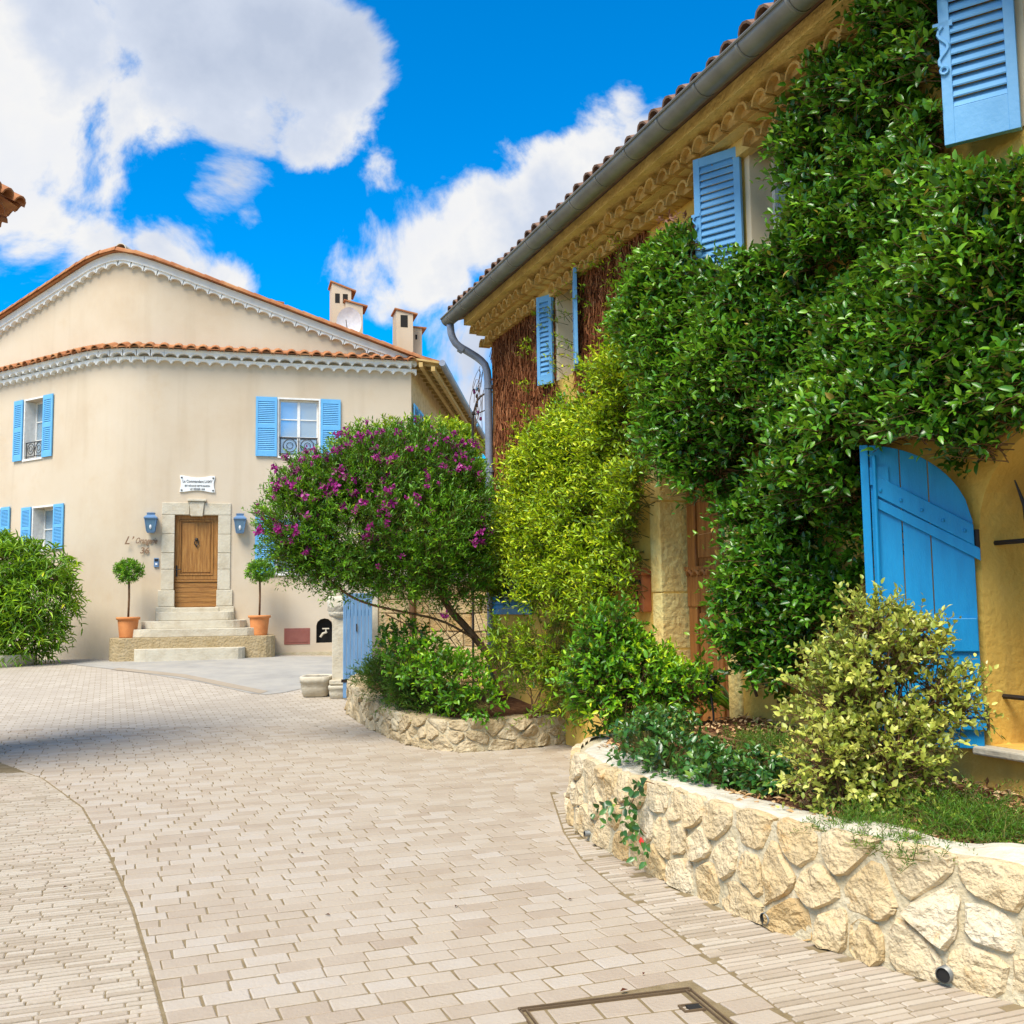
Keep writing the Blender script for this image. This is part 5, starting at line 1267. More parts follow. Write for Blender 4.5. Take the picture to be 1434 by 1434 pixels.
# ------------------------------------------------------------------ climbers on the near house
def wall_vine(host, poly_px, ntw, dref, thick, leaf, wid, nl, mat, tlen, seed, tpl=T_HI, edge=.0, stems=None, dens=.30, tint_up=0.0, droop=.3, holes=(), gl=(1.15, 1.15), amp=.55):
    rg = np.random.default_rng(seed)
    puz = [RH.uz(x, y, dref) for x, y in poly_px]; us = [q[0] for q in puz]; zs = [q[1] for q in puz]
    n0 = ntw * 6
    U = rg.uniform(min(us), max(us), n0); Z = rg.uniform(min(zs), max(zs), n0)
    # ragged outline
    ju = (fbm(np.stack([U * 2.6, Z * 2.6, U * 0 + seed], 1), seed, 3) - .5) * .55; jz = (fbm(np.stack([U * 2.6, Z * 2.6, U * 0 + seed + 7], 1), seed + 3, 3) - .5) * .55
    keep = in_poly(U + ju, Z + jz, puz)
    for h in holes: keep &= ~in_poly(U + ju * .3, Z + jz * .3, [RH.uz(x, y, dref) for x, y in h])
    lump = fbm(np.stack([U * gl[0], Z * gl[1], U * 0 + seed], 1), seed + 11, 3); lump2 = fbm(np.stack([U * 3.6, Z * 3.6, U * 0 + seed], 1), seed + 17, 2)
    keep &= (lump2 * .6 + lump * .4) > dens
    U, Z, lump, lump2 = U[keep][:ntw], Z[keep][:ntw], lump[keep][:ntw], lump2[keep][:ntw]; n = len(U)
    th = thick * (.25 + amp * 2.2 * np.clip(lump - .28, 0, 1) + .55 * np.clip(lump2 - .4, 0, 1))
    d = np.maximum(.02, th * (.35 + .65 * rg.random(n) ** .5))
    A = RH.O + np.outer(U, EH) + np.outer(d, NH) + np.outer(Z, U3)
    D = NH * .75 + U3 * rg.uniform(-.15, .75, (n, 1)) + EH * rg.normal(0, .5, (n, 1)) + rg.normal(0, .2, (n, 3))
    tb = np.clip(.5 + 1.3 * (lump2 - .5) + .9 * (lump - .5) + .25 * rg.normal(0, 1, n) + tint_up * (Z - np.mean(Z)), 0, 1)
    ln = tlen * rg.uniform(.5, 1.3, n)
    P, T, N, L, W, ti = twig_leaves(A, D, ln, nl, leaf, wid, .8, .15, droop, rg, tintbase=tb)
    leaf_object(host, 'leaves', P, T, N, L, W, ti, mat, tpl)
    if stems is not None:
        Dn = nv(D); stem_object(host, 'twigs', A - Dn * .12, A + Dn * (ln * .9)[:, None] - UP * (droop * ln * .81)[:, None], .0045, .002, stems)
    return A
vine = thing('star_jasmine', RH.p(-.4, .5, .15), 'dense glossy dark green climber covering the wall round the blue-shuttered windows', 'climber')
dark_poly = [(1175, 8), (1130, 60), (1108, 120), (1105, 190), (1112, 300), (1085, 348), (1035, 385), (1005, 402), (1000, 345), (985, 320), (955, 345), (935, 400), (920, 470), (915, 560), (940, 585), (960, 610), (955, 640), (1000, 690), (1045, 740), (1060, 790), (1050, 850), (1050, 900), (1065, 940), (1085, 965), (1095, 985), (1120, 975), (1135, 930), (1155, 880), (1205, 850), (1240, 780), (1235, 625), (1300, 608), (1355, 650), (1380, 670), (1392, 630), (1430, 580), (1480, 560), (1560, 540), (1560, 250), (1375, 245), (1335, 235), (1325, -40), (1200, -40)]
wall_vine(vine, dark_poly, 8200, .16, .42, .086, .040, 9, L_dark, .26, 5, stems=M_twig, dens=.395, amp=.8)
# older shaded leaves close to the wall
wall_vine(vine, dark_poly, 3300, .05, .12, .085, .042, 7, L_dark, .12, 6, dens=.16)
main_st = []
for (a, b, c) in (((1090, 985), (1110, 800), (1150, 420)), ((1060, 975), (1010, 800), (980, 480)), ((1120, 975), (1230, 560), (1330, 300)), ((1000, 500), (905, 470), (880, 380))):
    p = [RH.p(*RH.uz(*q, .06), .06) for q in (a, b, c)]
    main_st.append(tube(smooth_path([p[0], p[0] * .5 + p[1] * .5 + EH * .08, p[1], p[1] * .5 + p[2] * .5 - EH * .1, p[2]], 2), [.022 - .014 * i / 16.0 for i in range(17)] if False else .014, 6))
main_st.append(tube(smooth_path([RH.p(*RH.uz(*q, .03), .03) for q in ((1372, 630), (1395, 615), (1415, 600), (1425, 575), (1434, 560))], 2), .011, 6))
part(vine, 'stem', join(*main_st), M_bark, True)
ax0 = wall_vine  # (kept short)
dryl = lobe_anchors([(RH.p(*RH.uz(948, 335, .22), .22), np.array([.14, .16, .22]))], 60, np.random.default_rng(3))
P, T, N, L, W, ti = twig_leaves(dryl[0], dryl[1] - UP * .5, np.full(len(dryl[0]), .10), 6, .06, .026, .8, -.3, .4, np.random.default_rng(4), tip=.1)
leaf_object(vine, 'dry_leaves', P, T, N, L, W, ti + .1, L_dry)

lime = thing('yellow_climber', RH.p(3.4, .4, .2), 'yellow-green climber bushing out from the wall left of the stone door jamb', 'climber')
lime_poly = [(930, 560), (935, 480), (945, 420), (930, 400), (890, 440), (860, 480), (830, 520), (795, 560), (755, 605), (715, 655), (682, 700), (668, 760), (675, 850), (710, 838), (770, 840), (810, 870), (845, 885), (862, 850), (872, 780), (890, 720), (898, 640)]
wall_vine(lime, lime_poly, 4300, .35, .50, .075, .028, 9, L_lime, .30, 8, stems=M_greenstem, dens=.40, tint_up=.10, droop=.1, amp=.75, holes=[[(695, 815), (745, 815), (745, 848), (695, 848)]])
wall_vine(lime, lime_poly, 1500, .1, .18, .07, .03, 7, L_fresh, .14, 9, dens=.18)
sp_poly = [(690, 660), (735, 560), (730, 480), (760, 420), (800, 360), (850, 300), (880, 290), (890, 360), (860, 420), (840, 520)]
wall_vine(lime, sp_poly, 110, .10, .10, .06, .022, 7, L_lime, .20, 12, stems=M_greenstem, dens=.45, droop=.1)
# dry creeper: bare stems matted over the far end of the wall
dry = thing('dry_creeper', RH.p(uF - 1.2, .4, .03), 'leafless reddish-brown creeper matted over the far end of the ochre wall', 'climber')
dp_px = [(694, 452), (870, 300), (905, 270), (905, 330), (870, 420), (860, 620), (694, 700)]
dpu = [RH.uz(x, y, .03) for x, y in dp_px]; rg = np.random.default_rng(14)
n0 = 16000; U = rg.uniform(min(q[0] for q in dpu), max(q[0] for q in dpu), n0); Z = rg.uniform(min(q[1] for q in dpu), max(q[1] for q in dpu), n0)
jj = (fbm(np.stack([U * 3, Z * 3, U * 0], 1), 77) - .5) * .35
kp = in_poly(U + jj, Z + jj, dpu) & ~((U > w3u0 - .02) & (U < w3u1 + .06) & (Z > w3z0 - .6) & (Z < w3z1 + .05)); U, Z = U[kp], Z[kp]; n = len(U)
A = RH.O + np.outer(U, EH) + np.outer(rg.uniform(.012, .075, n), NH) + np.outer(Z, U3)
B = A + U3 * rg.uniform(-.22, -.04, (n, 1)) + EH * rg.normal(0, .05, (n, 1)) + NH * rg.normal(.0, .012, (n, 1))
stem_object(dry, 'stems', A, B, rg.uniform(.003, .009, n), rg.uniform(.002, .006, n), M_drystem, tint=rg.random(n))
part(dry, 'mat', (lambda pts: ([RH.p(u_, z_, .012) for u_, z_ in pts], [tuple(t) for t in tessellate_polygon([[Vector((a, b, 0)) for a, b in pts]])]))([RH.uz(x, y, .012) for x, y in ((690, 448), (765, 392), (765, 500), (790, 560), (860, 640), (690, 720))]), M_drybase)
# dry strands hanging from the bend of the downpipe
hs2 = thing('hanging_twigs', RH.p(uF + .2, ZE - 1.0, .15), 'tangle of thin dry twigs with a few coloured bulbs hanging by the downpipe', 'twigs')
rg = np.random.default_rng(19); tw_ = []
for i in range(15):
    p0 = RH.p(uF + .10 + rg.uniform(-.03, .03), ZE - .60 - rg.uniform(0, .45), .12 + rg.uniform(-.03, .05)); d_ = EH * rg.uniform(.1, .6) + NH * rg.uniform(-.1, .35)
    l_ = rg.uniform(.15, .42); pts = [p0 + d_ * l_ * q - U3 * (l_ * 1.5 * q * q) + rg.normal(0, .012, 3) for q in np.linspace(0, 1, 6)]
    tw_.append(tube(pts, .004, 4))
part(hs2, 'strands', join(*tw_), M_twig)
for i in range(9):
    p0 = RH.p(uF + .14 + rg.uniform(0, .16), ZE - .8 - rg.uniform(0, .8), .12 + rg.uniform(0, .1))
    part(hs2, 'bulb', lathe(p0, [(.004, -.02), (.018, 0), (.016, .025), (.006, .04)], 7), [M_flower, M_blue_win, M_black][i % 3])

# ------------------------------------------------------------------ shrubs
def shrub(name, label, cat, base, lobes, ntw, leaf, wid, nl, tlen, mat, seed, stem_mat=M_twig, trunk=None, tpl=T_HI, inner=.45, gaps=.0, droop=.15, spread=.8, up=.2, lump=.35, nsc=2.2, opposite=True, upw=.45, nup=.7, tip=.35, group=None, gsc=3.0, tr=.010):
    rg = np.random.default_rng(seed); t = thing(name, base, label, cat, group)
    A, D = lobe_anchors(lobes, ntw, rg, inner, lump, nsc, seed, .5, gaps, gsc, upw)
    ln = tlen * rg.uniform(.6, 1.3, len(A)); tb = np.clip(.5 + 1.6 * (fbm(A * 2.5, seed + 4) - .5) + .22 * rg.normal(0, 1, len(A)), 0, 1)
    P, T, N, L, W, ti = twig_leaves(A, D, ln, nl, leaf, wid, spread, up, droop, rg, tintbase=tb, opposite=opposite, nup=nup, tip=tip)
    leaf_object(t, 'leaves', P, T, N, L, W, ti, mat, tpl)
    Dn = nv(D); stem_object(t, 'twigs', A - Dn * (tlen * .8), A + Dn * (ln * .9)[:, None] - UP * (droop * ln * .81)[:, None], .0035, .0015, stem_mat)
    b = A3(base); C = np.array([l_[0] for l_ in lobes]); st_ = []
    for i in range(trunk or 7):
        q = C[i % len(C)] + rg.normal(0, .12, 3) * lobes[i % len(C)][1] * 2
        m_ = b * .5 + q * .5 + rg.normal(0, .05, 3); st_.append(tube(smooth_path([b + rg.normal(0, .03, 3) * (1, 1, 0), m_, q], 1), [tr, tr * .8, tr * .7, tr * .5, tr * .4][:len(smooth_path([b, m_, q], 1))] if False else tr * .7, 5))
    part(t, 'stem', join(*st_), M_bark, True)
    return t, A, D
# magenta-flowered bush leaning out of the middle bed
YB = 12.6
pb_lobes = [plobe(425, 735, 58, 66, 12.2), plobe(455, 690, 60, 50, 12.3), plobe(520, 672, 70, 58, 12.4), plobe(600, 665, 65, 55, 12.7), plobe(500, 745, 90, 75, 12.3), plobe(590, 745, 85, 70, 12.4), plobe(640, 720, 45, 75, 12.6), plobe(560, 795, 80, 36, 12.4), plobe(640, 795, 42, 50, 12.7), plobe(480, 800, 55, 28, 12.3), plobe(412, 768, 30, 32, 12.2), plobe(580, 625, 40, 22, 12.9), plobe(520, 625, 25, 20, 12.7)]
pbase = at_y(706, 975, 13.0); pbase[2] = mid_soil(pbase[0], pbase[1])
pb, A_, D_ = shrub('milkwort_bush', 'broad leaning bush with small leaves and scattered magenta flowers', 'bush', pbase, pb_lobes, 6600, .075, .023, 10, .22, L_poly, 41, M_greenstem, tpl=T_LO, inner=.5, gaps=.30, lump=.6, opposite=False, up=.3, upw=.6, tr=.006, gsc=4.0)
trunk_px = [((706, 975), .055), ((690, 925), .055), ((655, 880), .05), ((625, 850), .04), ((610, 800), .03), ((590, 740), .02)]
part(pb, 'trunk', tube(smooth_path([at_y(*q, 12.9 - .08 * i) for i, (q, r_) in enumerate(trunk_px)], 2), .045, 8), M_bark, True)
part(pb, 'branch', join(tube(smooth_path([at_y(*q, Y) for q, Y in (((662, 893), 12.7), ((620, 868), 12.6), ((560, 856), 12.4), ((510, 845), 12.3), ((478, 828), 12.2), ((440, 790), 12.2))], 2), .016, 6), tube(smooth_path([at_y(*q, Y) for q, Y in (((650, 880), 12.6), ((620, 900), 12.5), ((590, 885), 12.4), ((540, 860), 12.4))], 1), .008, 5), tube(smooth_path([at_y(*q, Y) for q, Y in (((640, 862), 12.6), ((600, 800), 12.5), ((560, 740), 12.4), ((520, 690), 12.4))], 2), .014, 6)), M_bark, True)
rg = np.random.default_rng(6); fl_src = []
for k_ in range(4):
    n = 18; P = rg.normal(0, .018, (n, 3)) * (1, 1, .8); o = leaf_object(pb, 'flower', P, rg.normal(0, 1, (n, 3)), rg.normal(0, 1, (n, 3)), rg.uniform(.03, .055, n), rg.uniform(.025, .04, n), rg.random(n), M_flower, T_LO, None)
    me = o.data; co = np.zeros(len(me.vertices) * 3, np.float32); me.vertices.foreach_get('co', co); co = co.reshape(-1, 3) + wloc(pb); me.vertices.foreach_set('co', co.astype(np.float32).ravel()); fl_src.append(o)
front = (nv(D_) @ nv(np.array([0, -1, .25])[None])[0] > .25); cand = A_[front]; dc_ = nv(D_)[front]
sel = rg.choice(len(cand), 420, replace=False); cl = fbm(cand * 2.6, 90) + .25 * (cand[:, 2] - cand[:, 2].mean()); sel = sel[np.argsort(-cl[sel])][:230]
spots = [cand[i] + dc_[i] * .20 for i in sel] + [at_y(361, 718, 12.1), at_y(622, 862, 12.3), at_y(386, 690, 12.1)]
for i, p in enumerate(spots):
    if i < 4: fl_src[i].location = tuple(p - wloc(pb))
    else:
        o = fl_src[i % 4].copy(); link(o, pb); o.location = tuple(p - wloc(pb)); s_ = rg.uniform(.6, 1.25); o.scale = (s_, s_, s_); o.rotation_euler = tuple(rg.uniform(0, 6, 3))
# yellow-green shrub below the climber
b = RH.p(4.25, 0, .45); b[2] = mid_soil(b[0], b[1])
shrub('pittosporum_shrub', 'loose yellow-green shrub rooted in the low stone bed beneath the blue shutter', 'shrub', b, [plobe(770, 900, 45, 50, 11.9), plobe(745, 950, 30, 45, 11.8), plobe(800, 950, 40, 55, 11.7), plobe(715, 905, 26, 40, 12.0), plobe(770, 985, 40, 20, 11.7), plobe(840, 900, 30, 50, 11.6)], 620, .075, .024, 9, .22, L_lime, 43, M_greenstem, inner=.3, gaps=.38, gsc=3.5)
b = at_y(640, 985, 12.1); b[2] = mid_soil(b[0], b[1])
shrub('leafy_shrub', 'bright green broad-leaved shrub spilling over the low wall under the bush', 'shrub', b, [plobe(640, 950, 45, 38, 12.0), plobe(600, 930, 45, 32, 12.3), plobe(675, 985, 28, 22, 11.8), plobe(570, 905, 38, 30, 12.6)], 460, .085, .042, 7, .17, L_fresh, 44, M_greenstem, inner=.3, gaps=.33)
b = at_y(560, 965, 13.3); b[2] = mid_soil(b[0], b[1])
shrub('feathery_shrub', 'feathery dark green plant hanging over the far end of the low wall', 'shrub', b, [plobe(545, 945, 34, 22, 13.7), plobe(580, 970, 40, 22, 13.0), plobe(520, 950, 14, 14, 14.6), plobe(615, 990, 24, 14, 12.5)], 620, .085, .010, 12, .24, L_fern, 45, M_greenstem, tpl=T_LO, inner=.2, opposite=False)
# fresh green shrub before the door
b = A3((1.02, 8.45, 0)); b[2] = near_soil(b[0], b[1])
shrub('spirea_shrub', 'airy fresh green shrub in front of the stone door jamb', 'shrub', b, [plobe(850, 915, 42, 45, 8.6), plobe(898, 940, 40, 35, 8.6), plobe(945, 962, 40, 26, 8.5), plobe(835, 955, 35, 38, 8.5), plobe(890, 960, 55, 45, 8.5), plobe(960, 965, 40, 30, 8.4), plobe(862, 880, 24, 26, 8.6), plobe(838, 985, 30, 25, 8.6), plobe(850, 1005, 22, 16, 8.7)], 1150, .070, .030, 8, .17, L_fresh, 46, M_twig, inner=.25, gaps=.36, gsc=4, tip=.6)
# variegated shrub
b = on_z(1215, 1128, NEAR_H - .02); b = A3((b[0], b[1], near_soil(b[0], b[1])))
YV = float(b[1])
shrub('variegated_shrub', 'round shrub with cream-edged pale leaves in front of the bright blue plank shutter', 'shrub', b, [plobe(1225, 935, 75, 65, YV), plobe(1180, 985, 60, 60, YV), plobe(1265, 985, 65, 60, YV + .05), plobe(1160, 1060, 48, 55, YV - .1), plobe(1235, 1060, 70, 55, YV - .1), plobe(1220, 880, 40, 36, YV), plobe(1310, 960, 34, 40, YV), plobe(1345, 985, 26, 22, YV), plobe(1290, 900, 14, 35, YV), plobe(1190, 1105, 50, 25, YV - .15)], 1250, .048, .027, 9, .17, L_var, 47, M_twig, inner=.35, gaps=.39, gsc=5, lump=.55, nsc=4, tr=.009, trunk=12, tip=.25)
# periwinkle at the front edge of the near bed
rg = np.random.default_rng(51); t_v = thing('periwinkle', on_z(960, 1090, NEAR_H), 'blue-green trailing plant spilling over the white coping of the yellow stone planter', 'ground cover')
vp = [plobe(905, 1040, 38, 22, 7.0, .22), plobe(950, 1062, 42, 22, 6.75, .22), plobe(1005, 1085, 36, 18, 6.4, .22), plobe(1060, 1085, 40, 22, 6.3, .25), plobe(1105, 1092, 30, 20, 6.1, .2), plobe(925, 1022, 40, 16, 7.4, .25), plobe(990, 1065, 30, 14, 6.7, .2)]
A, D = lobe_anchors(vp, 560, rg, .2, .3, 4, 51, .4, .25)
P, T, N, L, W, ti = twig_leaves(A, D + np.array([-.2, -.2, .2]), np.full(len(A), .15), 6, .062, .034, .8, .1, .4, rg)
leaf_object(t_v, 'leaves', P, T, N, L, W, ti, L_vinca)
stem_object(t_v, 'runners', A - nv(D) * .1, A + nv(D) * .12, .002, .0015, M_greenstem)
tr_px = [(905, 1078), (897, 1100), (888, 1122), (880, 1140), (893, 1160), (905, 1165), (868, 1128), (850, 1125)]
def wall_pt(px, py, d=.09):
    bs = min(((abs(to_px(NW(q, h_, d))[0] - px) + abs(to_px(NW(q, h_, d))[1] - py), q, h_) for q in np.linspace(NLn * .25, NLn * .75, 90) for h_ in (.54, .48, .42, .36, .30, .24, .18)), key=lambda t: t[0])
    return NW(bs[1], bs[2], d)
tr_px += [(898, 1090), (885, 1112), (872, 1135), (905, 1150), (912, 1172), (886, 1150)]
A = np.array([wall_pt(x, y) for x, y in tr_px]); D = np.tile(np.array([-.45, -.5, -.5]), (len(A), 1)) + rg.normal(0, .4, (len(A), 3))
P, T, N, L, W, ti = twig_leaves(A, D, np.full(len(A), .13), 6, .066, .036, .8, -.2, .4, rg, nup=.4)
leaf_object(t_v, 'leaves', P, T, N + np.array([-.2, -.8, 0]), L, W, ti - .12, L_vinca)
part(t_v, 'trailing_stem', join(tube(smooth_path([wall_pt(*q, .07) for q in ((915, 1078), (897, 1095), (888, 1120), (880, 1140), (905, 1165))], 2), .0035, 5), tube(smooth_path([wall_pt(*q, .07) for q in ((890, 1110), (872, 1128), (850, 1124))], 1), .003, 5)), M_twig)
rp = wall_pt(901, 1168, .13)
part(t_v, 'red_leaf', ([rp, rp + A3((.017, -.01, -.025)), rp + A3((.002, -.015, -.06)), rp + A3((-.014, -.01, -.025))], [(0, 1, 2), (0, 2, 3)]), M_red)
# rosemary-like feathery plants at the right of the near bed
for k_, (px, py, rx, ry, n, lab) in enumerate(((1370, 1150, 70, 45, 420, 'feathery dark green herb arching beside the window sill at the wall foot'), (1230, 1150, 55, 30, 230, 'low needle-leaved herb creeping onto the coping under the variegated shrub'), (1075, 1035, 55, 26, 260, 'sparse thin-leaved herb in the bark mulch near the spotlight'))):
    Yh = (5.0, 4.95, 7.25)[k_]; c = at_y(px, py, Yh); zb_ = near_soil(c[0], c[1])
    t = thing('feathery_herb', (c[0], c[1], zb_), lab, 'herb'); rg = np.random.default_rng(60 + k_)
    rr = rx * Yh / FPX; A = np.stack([c[0] + rg.normal(0, .45, n) * rr, c[1] + .12 + rg.normal(0, .20, n), np.full(n, zb_)], 1)
    D = rg.normal(0, .75, (n, 3)) * (1, 1, 0) + UP * .75 + np.array([.15, -.2, 0]); ln = rg.uniform(.12, .30, n) * (1.35 if k_ == 0 else 1.0)
    P, T, N, L, W, ti = twig_leaves(A, D, ln, 26 if k_ < 2 else 18, .030, .0042, 1.0, .25, .35, rg, opposite=False, bare=.05)
    leaf_object(t, 'leaves', P, T, N, L, W, ti + .05, L_fern, T_LO)
    Dn = nv(D); stem_object(t, 'stems', A, A + Dn * ln[:, None] - UP * (.35 * ln)[:, None], .0025, .001, M_greenstem)
# strap-leaved plant by the spotlight
rg = np.random.default_rng(71); n = 26; c = on_z(1030, 1005, .6); c[2] = near_soil(c[0], c[1]); t = thing('strap_leaf_plant', c, 'small tuft of arching strap leaves behind the garden spotlight', 'plant')
A = c + rg.normal(0, .04, (n, 3)) * (1, 1, 0); D = rg.normal(0, .6, (n, 3)) * (1, 1, 0) + UP * .7
leaf_object(t, 'leaves', A, D, rg.normal(0, .3, (n, 3)) + UP, rg.uniform(.2, .38, n), np.full(n, .02), rg.random(n) * .6, L_fresh, T_HI)

# long-leaved shrub at the left, in a stone tub
b = gpt(18, 932); YL = float(b[1]); kx_ = YL / FPX
lt, A_, D_ = shrub('bottlebrush_shrub', 'dense shrub of long drooping leaves in a stone tub before the left windows', 'shrub', b + U3 * .2, [plobe(40, 840, 55, 55, YL), plobe(10, 800, 50, 45, YL), plobe(-30, 840, 60, 70, YL), plobe(30, 880, 50, 35, YL), plobe(70, 800, 24, 30, YL), plobe(-20, 780, 40, 30, YL)], 1500, .26, .042, 8, .34, L_lance, 52, M_twig, inner=.45, gaps=.25, gsc=1.6, droop=.55, spread=.9, up=-.1, opposite=False, nsc=1.2, tr=.03)
tub = tagtop(part(None, 'stone_tub', lathe(b - U3 * .05, [(.40, 0), (.46, .10), (.50, .24), (.50, .30), (.44, .30), (.42, .22)], 18), M_stone, True), 'low pale stone tub under the long-leaved shrub', 'planter')

# clipped bay trees in terracotta pots on the steps
def bay(px, py, label, seed):
    # pot foot on the platform
    uu_ = FR.uz(px, py, .75)[0]; P = FR.p(uu_, zp, .75)
    c = A3((P[0], P[1], zp)); s = float(np.linalg.norm(P[:2])) / FPX
    t = thing('potted_bay_tree', c, label, 'potted tree', 'clipped bay trees in pots on the steps')
    h = 27 * s; r1 = 14 * s; r0 = 10.5 * s
    part(t, 'pot', lathe(c, [(r0, 0), (r0 * 1.02, h * .06), (r1 * .93, h * .84), (r1 * .93, h * .86), (r1 * 1.06, h * .87), (r1 * 1.08, h * .97), (r1 * 1.03, h), (r1 * .9, h), (r1 * .88, h * .9)], 22), M_pot, True)
    part(t, 'soil', lathe(c + U3 * h * .9, [(r1 * .9, 0), (r1 * .5, .015)], 16), M_soil)
    top = c + U3 * (h + 52 * s)
    part(t, 'trunk', tube([c + U3 * h * .85, c + U3 * (h + 25 * s) + FR.e * .01, top], 1.4 * s, 7), M_bark, True)
    rg = np.random.default_rng(seed); A, D = lobe_anchors([(top + U3 * 8 * s, np.array([16 * s, 16 * s, 12 * s]))], 330, rg, .35, .35, 4, seed)
    P, T, N, L, W, ti = twig_leaves(A, D, np.full(len(A), .10), 7, .085, .032, .8, .2, .1, rg, tip=.5)
    leaf_object(t, 'crown', P, T, N, L, W, ti + .05, L_poly, T_LO)
bay(179, 891, 'clipped bay ball in orange terracotta pot below the script lettering', 81)
bay(363, 893, 'clipped bay ball in orange terracotta pot nearest the brown hatch', 82)

# ------------------------------------------------------------------ fountain, gate, garden wall
fb = gpt(462, 976); YF = float(fb[1]); kf = YF / FPX
ff = Frame((fb[0], fb[1], 0), (1, .05, 0), (.05, -1, 0)); g0z = fb[2]
fo = thing('stone_fountain', fb, 'stone column fountain with two shallow basins at the road edge', 'fountain')
cw = .135
part(fo, 'column', ff.box(.03, .03 + 2 * cw, g0z - .05, g0z + 100 * kf + .12, -.30, -.02), M_stone, bevel=.015)
part(fo, 'capital', lathe(ff.p(.03 + cw, g0z + 102 * kf + .08, -.16), [(.15, 0), (.20, .03), (.22, .10), (.215, .11), (.23, .12), (.24, .32), (.20, .36)], 20), M_coping, True)
M_water = flat('dark_basin_water', (.03, .035, .035), .08, .6)
def basin(u0, u1, d0, d1, z0, z1, nm):
    cu_, cd_ = (u0 + u1) / 2, (d0 + d1) / 2; V = []; F = []; n = 24; prof = ((.62, 0), (.85, .12), (.97, .45), (.98, .70), (1.04, .72), (1.05, .97), (1.0, 1.0), (.86, 1.0), (.82, .72), (.3, .68))
    for q, h in prof:
        for i in range(n):
            a = 2 * math.pi * i / n; cx2 = math.copysign(abs(math.cos(a)) ** .45, math.cos(a)); sy2 = math.copysign(abs(math.sin(a)) ** .45, math.sin(a))
            V.append(ff.p(cu_ + (u1 - u0) / 2 * q * cx2, z0 + (z1 - z0) * h, cd_ + (d1 - d0) / 2 * q * sy2))
    for j in range(len(prof) - 1): F += [(j * n + i, j * n + (i + 1) % n, (j + 1) * n + (i + 1) % n, (j + 1) * n + i) for i in range(n)]
    F.append(tuple(range((len(prof) - 1) * n, len(prof) * n)))
    return part(fo, nm, (V, F), M_stone, True)
basin(-.50, .0, -.62, .10, g0z - .02, g0z + .34, 'basin'); part(fo, 'water', ff.poly([(-.46, g0z + .325), (-.04, g0z + .325), (-.04, g0z + .329), (-.46, g0z + .329)], -.58, .06), M_water); basin(.0, .30, -.05, .26, g0z - .02, g0z + .20, 'small_basin')
part(fo, 'ledge', ff.box(.0, .33, g0z + .205, g0z + .28, -.3, .10), M_stone, bevel=.012)
part(fo, 'spout', tube([ff.p(.24, g0z + .42, -.02), ff.p(.24, g0z + .42, .06), ff.p(.24, g0z + .36, .08)], .012, 6), M_iron)
part(fo, 'arm', tube([ff.p(.2, g0z + 1.62, .02), ff.p(.32, g0z + 1.63, .06)], .012, 6), M_iron)
# blue plank gate
gb = on_plane(480, 955, A3((0, YF - .35, 0)), A3((0, 1, 0))); gq = on_plane(521, 950, A3((0, YF - .20, 0)), A3((0, 1, 0)))
gd = nrm(A3((gq[0] - gb[0], gq[1] - gb[1], 0))); GF = Frame((gb[0], gb[1], 0), gd, (gd[1], -gd[0], 0)); gl_ = float(np.linalg.norm((gq - gb)[:2])); gzb = float(G(gb[0], gb[1]))
gt = thing('plank_gate', (gb[0], gb[1], gzb), 'faded blue plank gate standing open beside the fountain', 'gate')
np_ = 8
for i in range(np_): part(gt, 'plank', GF.box(gl_ * i / np_ + .003, gl_ * (i + 1) / np_ - .003, gzb + .03, gzb + 1.72, 0, .028 + .003 * (i % 2)), M_blue_gate, bevel=.004)
for zz_ in (.35, 1.35): part(gt, 'rail', GF.box(.01, gl_ - .01, gzb + zz_, gzb + zz_ + .1, -.03, -.002), M_blue_gate)
part(gt, 'strap_hinge', GF.box(-.03, .10, gzb + .28, gzb + .33, .03, .036), M_iron)
part(gt, 'handle', GF.box(gl_ * .44, gl_ * .47, gzb + 1.1, gzb + 1.22, .03, .05), M_iron)
# stone pier behind
pp0 = on_plane(522, 900, A3((0, YF + .1, 0)), A3((0, 1, 0))); PFm = Frame((pp0[0], pp0[1], 0), nrm(A3((.96, -.28, 0))), nrm(A3((-.28, -.96, 0))))
pr_ = thing('garden_wall', (pp0[0], pp0[1], .1), 'ochre rubble garden wall behind the leaning bush beside the blue gate', 'wall')
part(pr_, 'core', PFm.box(0, 2.6, -.1, 2.0, -.35, -.02), M_mortar)
part(pr_, 'quoin', PFm.box(-.06, .10, -.1, 2.02, -.37, .012), M_stone, bevel=.01)
rg = np.random.default_rng(9); z_ = .05
while z_ < 1.95:
    h = rg.uniform(.2, .36); u_ = .11
    while u_ < 2.5:
        l_ = rg.uniform(.28, .6); V, F = PFm.box(u_ + .008, u_ + l_ - .008, z_ + .006, z_ + h - .006, -.05, .012 + rg.uniform(0, .02))
        V = [v + rg.normal(0, .010, 3) for v in V]; o = part(pr_, 'stone', (V, F), M_rubble, bevel=.02); add_tint(o.data, [rg.uniform(0, .35)] * len(V)); u_ += l_
    z_ += h
part(pr_, 'coping', PFm.box(-.1, 2.6, 2.022, 2.10, -.4, .05), M_stone, bevel=.015)
